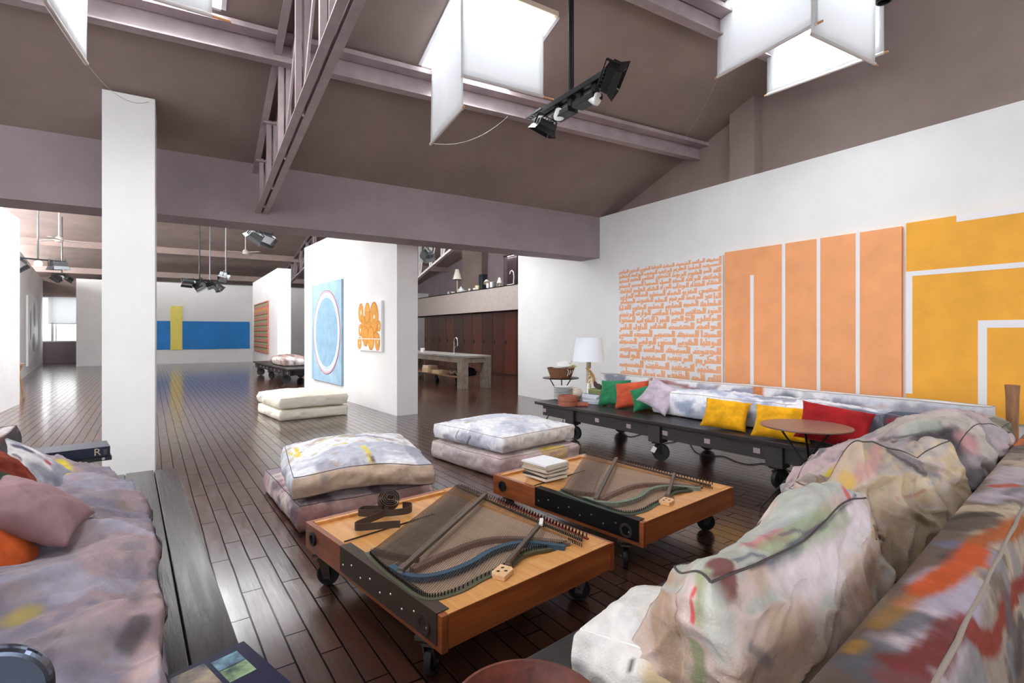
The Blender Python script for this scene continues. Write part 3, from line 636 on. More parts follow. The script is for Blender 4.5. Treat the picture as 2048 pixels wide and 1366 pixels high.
ux, uz, un = (1, 0, 0), (0, 0, 1), (0, 1, 0); cx = L * .47; cz = H * .50
RX = L * .445; kz = H * .42 / RX
for q, (r0, r1, c) in enumerate(((0.0, .83, (140, 176, 200)), (.83, .85, (226, 236, 238)), (.85, .88, (172, 202, 220)), (.88, .90, (230, 236, 236)), (.90, .925, (186, 205, 216)), (.925, .945, (226, 222, 226)), (.945, .965, (196, 150, 166)), (.965, .985, (214, 196, 204)), (.985, 1.0, (176, 62, 74)))):
    MB().ring((cx, .05, cz), ux, uz, un, RX * r0, RX * r1, kz, 72, .002 + .0006 * q).build('painted_ring', mat('ring_%d' % q, c, .8, var=.06 if q == 0 else 0, vs_=5), r)
MB().bb((L * .93, .05, 0), (L * .937, .052, H)).build('canvas_seam', mat('blue_seam', (120, 146, 168), .8), r)
a = part_at(768, 700); b = part_at(720, 700); z1_ = part_at(767, 601).z; z0 = part_at(768, 703).z
r, L, H = part_canvas('disc_painting', 'small white painting of clustered orange discs on the partition', a, b, z0, z1_, CANV_W, .055)
OD = mat('orange_disc_paint', (226, 160, 66), .75, var=.06, vs_=8); OR_ = mat('orange_disc_rim', (204, 126, 44), .75)
for q, (fx, fz, rr, h_) in enumerate(((.58, .63, .12, .0), (.66, .50, .13, .0), (.42, .55, .15, .0), (.5, .42, .16, .02), (.72, .36, .12, .0), (.36, .36, .12, .0), (.24, .46, .13, .03), (.62, .28, .13, .0), (.84, .80, .13, .03), (.56, .86, .14, .03), (.28, .80, .21, .035), (.09, .50, .085, .02), (.86, .42, .10, .03), (.90, .15, .10, .02), (.66, .19, .08, .0), (.40, .11, .16, .02), (.14, .15, .115, .02), (.74, .60, .10, .02))):
    k = 1.45 if rr > .1 else 1.2; R0 = rr * L * .83; c = (min(L - R0 * 1.02, max(R0 * 1.02, (1 - fx) * L)) if False else min(L - R0 * 1.02, max(R0 * 1.02, fx * L)), .055, max(R0 * k + .01, min(H - R0 * k - .01, fz * H)))
    MB().ring(c, ux, uz, un, max(h_ * L, .001), R0 * .9, k, 32, .002 + .0002 * q).build('painted_disc', OD, r); MB().ring(c, ux, uz, un, R0 * .9, R0, k, 32, .0022 + .0002 * q).build('disc_outline', OR_, r)
MB().bb((0, .055, H * .235), (L, .0625, H * .25)).build('white_line', CANV_W, r)
# -- check painting on the far partition
qv = Vector((2.78 - 2.9, 27 - 20.4, 0)).normalized(); qn = Vector((-qv.y, qv.x, 0))
def q_at(px, py):
    q = ray(px, py); k = Vector((2.9, 20.4, 0)).dot(qn) / q.dot(qn); return Vector((q.x * k, q.y * k, CAMZ + q.z * k))
a = q_at(538, 700); b = q_at(510.5, 700); z1_ = q_at(538, 601).z; z0 = q_at(538, 708).z
r = thing('check_painting', 'red and green checked painting on the far partition', 'painting', (a.x, a.y, z0), rz=math.atan2(qv.y, qv.x)); L = (b - a).dot(qv); H = z1_ - z0
MB().bb((0, .002, 0), (L, .05, H)).build('canvas', mat('check_red', (196, 118, 104), .8, var=.1, vs_=4), r)
for i in range(9):
    z = H * (i + .55) / 9.2
    MB().bb((0, .05, z), (L, .053, z + H * .032)).build('green_band', mat('check_green', (140, 170, 110), .8), r); MB().bb((0, .05, z + H * .035), (L, .053, z + H * .05)).build('dark_band', mat('check_dark', (98, 54, 52), .8), r)
for i in range(10):
    x = L * (i + .3) / 10; MB().bb((x, .05, 0), (x + L * .018, .0515, H)).build('dark_stripe', mat('check_dark', (98, 54, 52), .8), r); MB().bb((x + L * .03, .05, 0), (x + L * .05, .0512, H)).build('pale_stripe', mat('check_pink', (226, 180, 168), .8), r)
MB().bb((0, .05, H * .84), (L, .0532, H * .875)).build('orange_band', mat('check_orange', (226, 140, 70), .8), r)
# -- blue and yellow canvases on the far wall
def far_pt(px, py): return at(px, py, y=30.4)
a = far_pt(499, 697); BZ = mat('strong_blue_paint', (42, 132, 208), .75, var=.06, vs_=1.0); YZ = mat('lemon_paint', (244, 230, 116), .75, var=.03)
zt_ = far_pt(340, 642).z; zb_ = far_pt(340, 699).z; xl, xr = far_pt(341, 650).x, far_pt(364.5, 650).x
for x0, x1, lab in ((xr + .01, a.x, 'long blue horizontal painting on the far wall'), (-2.3, xl - .01, 'blue horizontal painting half hidden by the white pillar')):
    tag(MB().bb((x0, 30.35, zb_), (x1, 30.397, zt_)).build('hanging_blue_painting', BZ), lab, 'painting', 'blue and yellow paintings on the far wall')
tag(MB().bb((xl, 30.33, zb_ - .02), (xr, 30.397, far_pt(352, 612).z)).build('hanging_yellow_painting', YZ), 'upright lemon yellow painting between blue ones', 'painting', 'blue and yellow paintings on the far wall')
# -- pale painting on the left gallery wall
lv = Vector((-5.85 + 3.42, 34.5 - 14.9, 0)).normalized(); r = thing('pale_painting', 'silvery white painting with grey petals on the gallery wall', 'painting', (-3.42 + lv.x * 9.7, 14.9 + lv.y * 9.7, .33), rz=math.atan2(lv.y, lv.x))
MB().bb((0, -.06, 0), (5.0, -.003, 2.5)).build('canvas', mat('pale_canvas', (222, 224, 226), .45, var=.06, vs_=1.2), r)
for px_, pz_, ra, rb in ((1.1, 1.45, .35, .55), (3.0, 1.9, .5, .5), (2.6, .8, .7, .35)):
    MB().ring((px_, -.06, pz_), ux, uz, (0, -1, 0), 0, ra, rb / ra, 36, .003).build('grey_petal', mat('petal_grey', (158, 164, 166), .6), r)
# ------------------------------------------------------------------ WHEELED TIMBER BENCHES
IRON = mat('cast_iron', (28, 27, 28), .45, metal=.6, var=.2, vs_=20)
RUBBER = mat('black_tyre', (18, 18, 19), .6)
BRASST = mat('steel_tag', (190, 188, 182), .3, metal=1.0)
def caster(parent, x, y, ztop, R=.1, yaw=0.0, th=.045, tag_=False, m=None):
    """swivel caster: plate, fork, wheel"""
    c = bpy.data.objects.new('caster', None); COL.objects.link(c); c.parent = parent; c.location = (x, y, 0); c.rotation_euler = (0, 0, yaw)
    k = MB(); k.box((0, 0, ztop - .008), (.12, .1, .016)); k.lathe([(.03, ztop - .05), (.035, ztop - .02), (.03, ztop - .012)], n=14)
    off = R * .35
    for s in (-1, 1): k.prism([(-.03, s * (th / 2 + .012), ztop - .05), (.03, s * (th / 2 + .012), ztop - .05), (off + .02, s * (th / 2 + .012), R - .02), (off - .02, s * (th / 2 + .012), R - .02)], (0, -s * .008, 0))
    k.box((0, 0, ztop - .046), (.07, th + .03, .012)); k.tube([(off, -th / 2 - .018, R), (off, th / 2 + .018, R)], .01, 8)
    k.build('fork', m or IRON, c)
    wl = MB(); wl.lathe([(R * .28, -th / 2), (R * .3, -th * .3), (R * .78, -th * .3), (R * .8, -th / 2), (R * .97, -th / 2), (R, -th * .36), (R, th * .36), (R * .97, th / 2), (R * .8, th / 2), (R * .78, th * .3), (R * .3, th * .3), (R * .28, th / 2)], (off, 0, R), 28, (0, 1, 0))
    wl.build('wheel', RUBBER, c, smooth=True, ang=30)
    if tag_: MB().box((off - R * .7, -th / 2 - .03, R * 1.35), (.05, .004, .07), rot=(0, .5, 0)).build('price_tag', mat('tag_white', (230, 230, 228), .6), c)
    return c
def bench(label, origin, rz, width, length, posts, H=.47, boards=3, group='wheeled timber benches', seed=0, R=.1, rear=.16, tags=()):
    """local x across (0 = front edge), y along; thick planks on a timber chassis with iron wheels"""
    r = thing('wheeled_bench', label, 'bench', origin, rz, group); rnd = random.Random(seed); bw = width / boards
    for i in range(boards):
        MB().bb((i * bw + .003, 0, H - .045), ((i + 1) * bw - .003, length + rnd.uniform(-.02, .02), H)).build('top_board', DARKW, r, bevel=.006)
    for x in (.06, width - .16): MB().bb((x, .12, H - .20), (x + .1, length - .12, H - .045)).build('side_rail', TIMBER, r, bevel=.005)
    for y in (.12, length * .5, length - .22): MB().bb((.1, y, H - .19), (width - .1, y + .1, H - .05)).build('cross_beam', TIMBER, r)
    for i, (y, yw) in enumerate(posts):
        for x, s in ((.02, 0), (width - rear - .02, 1)):
            MB().bb((x, y - .085, H - .25), (x + .15, y + .085, H - .05)).build('post_block', TIMBER, r, bevel=.008)
            caster(r, x + .075, y, H - .25, R, yw + (.5 * s), tag_=(i in tags and s == 0))
    for k in range(int(length / .55)):
        y = .35 + k * .55
        MB().bb((.052, y, H - .15), (.062, y + .07, H - .10)).build('plate', STEEL, r)
    return r
RZR = math.atan2(.21, 3.62)
RB0 = Vector((4.52, 6.53, 0)) - Vector((-math.sin(RZR), math.cos(RZR), 0)) * 4.95
bench('long dark wheeled bench under the orange paintings', RB0, RZR, 1.12, 4.95, [(4.20, -1.35), (2.72, -1.1), (1.30, -.25), (.35, -1.2)], tags=(1,))
TH = math.radians(9.0); E1 = Vector((math.cos(TH), math.sin(TH), 0)); E2 = Vector((-math.sin(TH), math.cos(TH), 0))
# the bench carrying the big painted cushions: local x = across from the front (towards the tables) back to the camera side
def st(s, t, z=0.0): return E1 * s + E2 * t + Vector((0, 0, z))
def bench_front():
    L = 4.45; Wd = .985; H = .47
    r = thing('wheeled_bench', 'dark wheeled bench carrying the big slumped painted cushions', 'bench', st(.05, .24), TH, 'wheeled timber benches')
    for i in range(3): MB().bb((0, i * Wd / 3 + .003, H - .045), (L, (i + 1) * Wd / 3 - .003, H)).build('top_board', DARKX, r, bevel=.006)
    for y in (.04, Wd - .14): MB().bb((.1, y, H - .2), (L - .1, y + .1, H - .045)).build('side_rail', TIMBER, r)
    for x in (.3, 2.2, 4.0):
        for y in (.08, Wd - .16): MB().bb((x - .08, y - .05, H - .25), (x + .08, y + .12, H - .06)).build('post_block', TIMBER, r); caster(r, x, y + .03, H - .25, .1, x)
bench_front()
LB0 = Vector((-1.28, 1.5, 0)); LRZ = math.radians(4.0)
def bench_left():
    L = 3.36; Wd = 1.36; H = .43
    r = thing('wheeled_bench', 'dark wide-board bench with the mauve mattress, ending at the white pillar', 'bench', (-1.19, 1.5, 0), LRZ, 'wheeled timber benches')
    for i, (a, b) in enumerate(((0, .42), (.425, .84), (.845, 1.06), (1.065, 1.24), (1.245, 1.39))): MB().bb((a, 0, H - .045), (b, L + (.0, .01, .0, .02, .0)[i], H)).build('top_board', GLOSSW, r, bevel=.004)
    for x in (.06, Wd - .16): MB().bb((x, .1, H - .2), (x + .1, L - .1, H - .045)).build('side_rail', TIMBER, r)
    for y in (.4, L - .4):
        for x in (.1, Wd - .16): MB().bb((x - .05, y - .08, H - .25), (x + .1, y + .08, H - .06)).build('post_block', TIMBER, r); caster(r, x + .02, y, H - .25, .09, y)
GLOSSW = wood('dark_varnished_board', (26, 22, 23), (54, 47, 46), .2, 1, 1.8, bump=.5)
bench_left()
bench('dark wheeled bench with rolled cushion behind the partition', (2.55, 15.9, 0), math.radians(4.0), 1.1, 5.3, [(.9, -.4), (2.8, -1.2), (4.6, -.3)], R=.13, seed=5)

# ------------------------------------------------------------------ PIANO-HARP TABLES
SPRUCE = wood('spruce_board', (190, 126, 60), (222, 166, 98), .34, 1, 1.2, coat=.25, bump=.05)
RIM = wood('varnished_rim', (120, 58, 30), (172, 96, 50), .3, 0, 1.6, coat=.3, bump=.06)
RIMY = wood('varnished_rim_side', (104, 50, 28), (160, 88, 46), .32, 1, 1.6, coat=.3, bump=.06)
STRW = mat('string_wire', (140, 124, 114), .35, metal=.9); PINM = mat('tuning_pin_steel', (52, 46, 44), .35, metal=.8)
PANELW = wood('aged_sounding_board', (186, 156, 130), (208, 178, 152), .45, 1, 1.4, bump=.04)
BRIDGE = mat('bridge_beech', (122, 92, 76), .5, var=.1, vs_=14)
def interp(poly, n):
    P = [Vector((p[0], p[1], 0)) for p in poly]; out = []
    # Catmull-Rom
    for i in range(len(P) - 1):
        p0 = P[max(i - 1, 0)]; p1 = P[i]; p2 = P[i + 1]; p3 = P[min(i + 2, len(P) - 1)]
        for k in range(n):
            t = k / n; out.append(.5 * ((2 * p1) + (p2 - p0) * t + (2 * p0 - 5 * p1 + 4 * p2 - p3) * t * t + (3 * p1 - p0 - 3 * p2 + p3) * t ** 3))
    out.append(P[-1]); return out
def piano_table(label, c, deg, felt, plate_m, seed, pins_dark):
    r = thing('piano_frame_table', label, 'low table', (c[0], c[1], 0), math.radians(deg), 'low tables made from piano frames'); rnd = random.Random(seed)
    hx, hy, zt, zb = .6, .705, .35, .205
    MB().bb((-hx + .03, -hy + .03, zb), (hx - .03, hy - .03, zt - .012)).build('soundboard', SPRUCE, r)
    MB().bb((-hx, -hy, zb - .01), (-hx + .035, hy, zt)).build('side_panel', RIMY, r, bevel=.003); MB().bb((hx - .035, -hy, zb - .01), (hx, hy, zt - .004)).build('side_panel', RIMY, r, bevel=.003)
    MB().bb((-hx + .036, hy - .03, zb), (hx - .036, hy, zt)).build('end_panel', RIM, r, bevel=.003)
    MB().bb((-hx + .036, -hy, zb), (hx - .036, -hy + .03, zt)).build('end_panel', RIM, r, bevel=.003)
    MB().prism([(.50, .62, zt - .0125), (-.53, .03, zt - .0125)] + [(p.x, p.y, zt - .0125) for p in interp([(-.555, -.12), (-.572, -.33), (-.562, -.54), (-.43, -.585), (-.27, -.565), (-.10, -.545), (.05, -.50), (.15, -.50), (.24, -.53), (.36, -.565)], 4)] + [(.44, -.58, zt - .0125)], (0, 0, .003)).build('sounding_panel', PANELW, r)
    MB().bb((-hx + .036, -hy + .001, zt - .01), (hx - .036, -hy + .13, zt + .001)).build('edge_board', SPRUCE, r)
    MB().bb((-hx + .036, hy - .075, zt - .011), (.42, hy - .045, zt + .004)).build('frame_lath', SPRUCE, r)
    MB().bb((.44, -hy + .03, zt - .011), (hx - .036, hy - .03, zt + .003)).build('pin_block', SPRUCE, r)
    # iron edge plate on the long side
    MB().bb((-hx - .006, -hy + .03, zb + .015), (-hx + .0, .22, zt + .004)).build('iron_plate', plate_m, r, bevel=.002)
    MB().bb((-hx - .006, -hy + .03, zt + .0005), (-hx + .06, .22, zt + .005)).build('iron_flange', plate_m, r)
    for k in range(9): MB().lathe([(.006, 0), (.005, .003), (0, .004)], (-hx - .006, -hy + .1 + k * .098, zb + .06 + .03 * (k % 2)), 8, (-1, 0, 0)).build('plate_bolt', BRASST, r)
    # hitch curve, plate lip
    curve = interp([(-.53, .045), (-.555, -.12), (-.572, -.33), (-.562, -.54), (-.43, -.585), (-.27, -.565), (-.10, -.545), (.05, -.50), (.15, -.50), (.24, -.53), (.36, -.565)], 12)
    lip = MB(); V = []; F = []
    for i, p in enumerate(curve):
        t = (curve[min(i + 1, len(curve) - 1)] - curve[max(i - 1, 0)]).normalized(); n = Vector((t.y, -t.x, 0))
        for o_, z in ((-.022, zt - .008), (-.022, zt + .007), (.022, zt + .007), (.022, zt - .008)): V.append(p + n * o_ + Vector((0, 0, z)))
    for i in range(len(curve) - 1):
        for k in range(4): F.append((4 * i + k, 4 * i + (k + 1) % 4, 4 * i + 4 + (k + 1) % 4, 4 * i + 4 + k))
    F += [(0, 1, 2, 3), tuple(4 * (len(curve) - 1) + k for k in (3, 2, 1, 0))]
    lip.add(V, F); lip.build('hitch_plate', mat('bronze_plate_%d' % seed, (96, 96, 74) if seed == 1 else (88, 104, 90), .45, metal=.4), r)
    # bridges (curved rails) and felt
    def rail(name, poly, w_, z0, z1, m):
        C = interp(poly, 10); b = MB(); V = []; F = []
        for i, p in enumerate(C):
            t = (C[min(i + 1, len(C) - 1)] - C[max(i - 1, 0)]).normalized(); n = Vector((t.y, -t.x, 0)) * w_ / 2
            V += [p - n + Vector((0, 0, z0)), p - n + Vector((0, 0, z1)), p + n + Vector((0, 0, z1)), p + n + Vector((0, 0, z0))]
        for i in range(len(C) - 1):
            for k in range(4): F.append((4 * i + k, 4 * i + (k + 1) % 4, 4 * i + 4 + (k + 1) % 4, 4 * i + 4 + k))
        F += [(0, 1, 2, 3), tuple(4 * (len(C) - 1) + k for k in (3, 2, 1, 0))]
        return b.add(V, F).build(name, m, r), C
    _, b1 = rail('bass_bridge', [(-.50, .05), (-.47, -.05), (-.43, -.13), (-.37, -.20)], .03, zt - .012, zt + .016, BRIDGE)
    _, b2 = rail('treble_bridge', [(-.47, -.285), (-.35, -.262), (-.20, -.245), (-.05, -.235), (.08, -.262), (.19, -.34), (.29, -.46), (.37, -.58)], .034, zt - .012, zt + .018, BRIDGE)
    rail('felt_strip', [(-.535, -.20), (-.53, -.32), (-.47, -.40), (-.36, -.43), (-.21, -.425), (-.05, -.385), (.08, -.385), (.17, -.42), (.24, -.50), (.30, -.60)], .034, zt - .005, zt + .0235, felt)
    # strings: parallel, from the pin line to the hitch curve
    A = Vector((.565, .66, 0)); Bp = Vector((.475, -.585, 0)); dr = Vector((-1.111, -.657, 0)).normalized(); n_s = 96
    curve2 = curve
    pins = []
    for i in range(n_s):
        t = i / (n_s - 1); p = A.lerp(Bp, t); d = (dr + Vector((.0, -.12 * max(0, t - .55), 0))).normalized(); best = None
        for a, b in zip(curve2[:-1], curve2[1:]):
            e = b - a; den = d.x * e.y - d.y * e.x
            if abs(den) < 1e-9: continue
            k = ((a.x - p.x) * e.y - (a.y - p.y) * e.x) / den; q = ((a.x - p.x) * d.y - (a.y - p.y) * d.x) / den
            if k > .05 and -1e-6 <= q <= 1 + 1e-6 and (best is None or k < best): best = k
        if best is None: best = max(.1, (1 - t) * .9)
        e = p + d * best; zs = zt + .0225
        MB().tube([Vector((p.x, p.y, zs)), Vector((e.x, e.y, zs - .004))], .0017 if i > 20 else .0026, 5).build('string', STRW if i > 20 else mat('bass_string', (104, 92, 86), .4, metal=.8), r)
        hp = MB(); hp.tube([Vector((e.x, e.y, zt + .004)), Vector((e.x, e.y, zt + .024))], .003, 6); hp.build('hitch_pin', PINM, r)
        pins.append(p)
    for i in range(0, n_s):
        p = pins[i]; k = (i % 2) * .022; q = Vector((p.x + .012 + k, p.y + .002, zt))
        hgt = .034 if i > 34 else .022
        MB().tube([q, q + Vector((0, 0, hgt))], .0036 if i > 34 else .003, 6).build('tuning_pin', PINM, r)
    rail('pressure_bar', [(.55, .665), (.51, .2), (.48, -.2), (.455, -.595)], .012, zt + .003, zt + .017, PINM)
    if seed == 1: rail('red_felt', [(.56, .2), (.545, -.1), (.52, -.4), (.50, -.6)], .014, zt + .003, zt + .012, mat('red_felt_cloth', (128, 38, 40), .9))
    # two iron bars
    for a, b, w_ in (((.535, .31), (-.545, -.30), .028), ((.455, -.30), (-.09, -.565), .024)):
        m_ = MB(); m_.bar((a[0], a[1], zt + .034), (b[0], b[1], zt + .034), w_, .02); m_.bar((b[0], b[1], zt + .03), (b[0] + .03, b[1] + .02, zt), w_, .02); m_.bar((a[0], a[1], zt + .03), (a[0] - .0, a[1], zt - .0), w_, .02, up=(0, 1, 0))
        m_.build('iron_bar', mat('iron_bar_%d' % seed, (104, 92, 82), .45, metal=.5), r, bevel=.003)
    MB().tube([(.1, .32, zt - .008), (-.55, .28, zt - .006)], .004, 6).build('thin_rod', PINM, r)
    for x, y, yw in ((-hx + .06, -hy + .17, .6), (hx - .09, -hy + .15, 2.2), (-hx + .06, hy - .14, -.7), (hx - .09, hy - .14, 1.2)):
        caster(r, x, y, zb - .005, .065, yw, .03, m=mat('aged_steel', (92, 84, 78), .4, metal=.8))
    r.scale = (.955, 1.03, 1)
    MB().lathe([(.045, 0), (.045, .012), (.03, .012), (.03, .003), (0, .003)], (-hx, -hy + .12, .27), 20, (-1, 0, 0)).build('cup_plate', mat('aged_steel', (92, 84, 78), .4, metal=.8), r)
    MB().lathe([(.04, 0), (.04, .012), (.026, .012), (.026, .003), (0, .003)], (-hx, hy - .12, .28), 20, (-1, 0, 0)).build('cup_plate', BLACKM, r)
    return r
C1 = (1.328, 2.76); C2 = (2.822, 3.066)
piano_table('low piano-frame table with blue felt and a coiled leather strap on top', C1, 10, mat('blue_felt', (50, 72, 90), .9, var=.1, vs_=30), mat('brown_plate', (66, 52, 44), .5, metal=.3), 1, True)
piano_table('low piano-frame table with green felt and a stack of books on top', C2, 8.7, mat('green_felt', (112, 122, 108), .9, var=.1, vs_=30), mat('black_plate', (20, 20, 22), .35, metal=.4), 2, False)
def onto(c, deg, x, y, z): a = math.radians(deg); return Vector((c[0] + x * math.cos(a) - y * math.sin(a), c[1] + x * math.sin(a) + y * math.cos(a), z))
BLK = wood('pale_block_wood', (206, 160, 112), (232, 194, 150), .5, 0, 2)
for c, dg, lab, rz in ((C1, 10, 'chamfered wooden block with three holes on the blue felt table', .35), (C2, 8.7, 'chamfered wooden block with three holes on the green felt table', .2)):
    b = thing('drilled_block', lab, 'wooden block', onto(c, dg, -.15, -.615, .3515), math.radians(dg) + rz)
    MB().prism([(-.055, -.04, 0), (.035, -.04, 0), (.055, -.02, 0), (.055, .04, 0), (-.035, .04, 0), (-.055, .02, 0)], (0, 0, .024)).build('body', BLK, b, bevel=.003)
    for x, y in ((-.02, .012), (.022, .012), (0, -.018)): MB().lathe([(.009, .0241), (0, .0245)], (x, y, 0), 14).build('hole', mat('hole_dark', (50, 34, 24), .8), b)
# coiled strap
def strap():
    r = thing('coiled_strap', 'coiled dark leather strap on the blue felt table', 'strap', onto(C1, 10, -.17, .48, .351), math.radians(10)); pts = []
    for k in range(150):
        a = k / 150 * 2 * PI * 4.6; R = .016 + .0092 * a / 2 / PI * 1.35; pts.append(Vector((R * math.cos(a), R * math.sin(a), 0)))
    def ribbon(P, z0, hgt, lean=0.0):
        V = []; F = []
        for i, p in enumerate(P):
            t = (P[min(i + 1, len(P) - 1)] - P[max(i - 1, 0)]); n = Vector((t.y, -t.x, 0)); n = n.normalized() * .0022
            zz = z0(i / (len(P) - 1)) if callable(z0) else z0
            V += [p - n + Vector((0, 0, zz)), p - n + Vector((lean, 0, zz + hgt)), p + n + Vector((lean, 0, zz + hgt)), p + n + Vector((0, 0, zz))]
        for i in range(len(P) - 1):
            for k in range(4): F.append((4 * i + k, 4 * i + (k + 1) % 4, 4 * i + 4 + (k + 1) % 4, 4 * i + 4 + k))
        F += [(0, 1, 2, 3), tuple(4 * (len(P) - 1) + k for k in (3, 2, 1, 0))]
        return MB().add(V, F)
    LE = mat('dark_leather', (62, 50, 46), .42, var=.12, vs_=12)
    o = ribbon(pts, lambda u: -.02 + .012 * (1 - u), .042).build('coil', LE, r, smooth=True); o.location = (.075, .085, .066); o.rotation_euler = (.62, -.18, 0)
    tail = interp([(.16, .06), (.19, 0), (.13, -.06), (.02, -.02), (-.08, .06), (-.12, .12), (-.06, .15), (.04, .06), (.0, .0), (-.12, -.04), (-.22, -.07), (-.245, -.10), (-.21, -.135), (-.08, -.20), (-.03, -.235)], 8)
    ribbon(tail, .001, .042).build('tail', LE, r, smooth=True)
strap()
# stack of books / sleeves on the green felt table
rnd = random.Random(4); z = .352; bp = onto(C2, 8.7, -.29, .40, 0)
cols = [((214, 206, 192), 'white'), ((40, 44, 46), 'black'), ((190, 176, 152), 'tan'), ((70, 72, 66), 'dark green'), ((200, 186, 166), 'beige'), ((206, 198, 186), 'grey'), ((184, 168, 146), 'brown paper'), ((240, 240, 242), 'bright white')]
for i, (c, nm) in enumerate(cols):
    h = (.02, .012, .018, .012, .014, .012, .02, .012)[i]; b = thing('book', '%s book, %s' % (nm, ('topmost' if i == 7 else 'lowest' if i == 0 else ORD[i] + ' from the bottom') + ' in the stack on the green felt table'), 'book', (bp.x + rnd.uniform(-.012, .012), bp.y + rnd.uniform(-.012, .012), z), math.radians(8 + rnd.uniform(-9, 9)), 'books stacked on the piano-frame table')
    w_, d_ = .25 + rnd.uniform(-.02, .01), .27 + rnd.uniform(-.02, .01)
    MB().bb((-w_ / 2 + .004, -d_ / 2 + .004, .002), (w_ / 2 - .002, d_ / 2 - .004, h - .002)).build('pages', mat('book_pages', (226, 218, 204), .85), b)
    cv = MB(); cv.bb((-w_ / 2, -d_ / 2, 0), (w_ / 2, d_ / 2, .002)); cv.bb((-w_ / 2, -d_ / 2, h - .002), (w_ / 2, d_ / 2, h)); cv.bb((-w_ / 2, -d_ / 2, 0), (-w_ / 2 + .003, d_ / 2, h)); cv.build('cover', mat('cover_' + nm.replace(' ', '_'), c, .5), b); z += h + .0005
tag(MB().bb((-.05, -.011, 0), (.05, .011, .014)).build('white_eraser', mat('eraser_white', (222, 218, 220), .6), bevel=.003), 'small white block lying by the tuning pins of the blue felt table', 'block'); o = bpy.data.objects['white_eraser']; o.location = onto(C1, 10, .40, -.33, .387); o.rotation_euler = (0, 0, .9)
# ------------------------------------------------------------------ FLOOR CUSHIONS
def floor_cushion(label, c, w_, d_, h_, z, deg, seed, layers, puff=.07, group=None, sag=None, pip=None, wr=.02, n=(64, 72, 10), name='floor_cushion', m=None, cat='cushion', tilt=(0, 0), lump=.015, bulge=.03, pipe_r=.003, fold=None, crease=0.0):
    P, F, U = softbox(w_, d_, h_, puff, bulge, n, wr, seed, lump=lump, sag=sag, fold=fold)
    zm = P[:, 2].min(); P[:, 2] -= zm
    mw = Matrix.Translation(Vector((c[0], c[1], z))) @ Euler((math.radians(tilt[0]), math.radians(tilt[1]), math.radians(deg))).to_matrix().to_4x4()
    if crease:
        t_ = bpy.data.meshes.new('t'); t_.from_pydata(P.tolist(), [], F); nr = np.empty(len(P) * 3); t_.vertices.foreach_get('normal', nr); nr = nr.reshape(-1, 3); bpy.data.meshes.remove(t_)
        th_ = seed * .7; q = np.stack([P[:, 0] * math.cos(th_) * 2.2 + P[:, 1] * 2 + P[:, 2] * 4.5, P[:, 1] * 5 - P[:, 0] * 3 + P[:, 2] * 2.5, P[:, 2] * 3 + P[:, 0] * 2.5], 1) * 1.25
        q += (fbm(q * .6, seed + 40, 2) - .5)[:, None] * 1.2; rg = (1 - np.abs(2 * vnoise(q, seed + 41) - 1)) ** 3 + .5 * (1 - np.abs(2 * vnoise(q * 2.1, seed + 43) - 1)) ** 3
        e_ = np.where(np.abs(U[:, 2]) > .999, np.maximum(np.abs(U[:, 0]), np.abs(U[:, 1])), np.abs(U[:, 2])); P = P + nr * (crease * (rg - .35) * (1 - e_ ** 10))[:, None]
    o = mesh_np(name, P, F, m or CANVAS, None, mw); tag(o, label, cat, group); bpy.context.view_layer.update()
    if layers: pigment(o, layers)
    add_piping(o, P, U, pipe_r, pip)
    return o
GRP = 'painted floor cushions'
YEL = (222, 200, 60); GRY = (120, 118, 130); LGR = (186, 186, 198); OFF = (228, 224, 222); PNK = (206, 184, 186); TAN = (204, 176, 150); MAR = (120, 84, 90)
sc1 = (1.5, 1.5, 1.5)
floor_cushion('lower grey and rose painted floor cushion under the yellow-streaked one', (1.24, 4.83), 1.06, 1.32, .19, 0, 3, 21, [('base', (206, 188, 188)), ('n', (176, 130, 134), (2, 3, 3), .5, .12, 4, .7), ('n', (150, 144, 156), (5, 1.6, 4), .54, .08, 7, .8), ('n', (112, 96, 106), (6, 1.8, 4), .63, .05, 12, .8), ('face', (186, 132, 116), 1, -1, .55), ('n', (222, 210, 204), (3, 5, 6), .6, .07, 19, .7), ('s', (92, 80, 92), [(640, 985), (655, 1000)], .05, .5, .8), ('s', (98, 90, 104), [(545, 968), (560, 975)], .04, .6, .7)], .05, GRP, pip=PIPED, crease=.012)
def sag1(P, U):
    P[:, 2] -= .05 * sstep(.1, 1, U[:, 0]) * sstep(-.4, 1, -U[:, 1]); P[:, 2] -= .03 * sstep(.3, 1, -U[:, 0]) ; return P
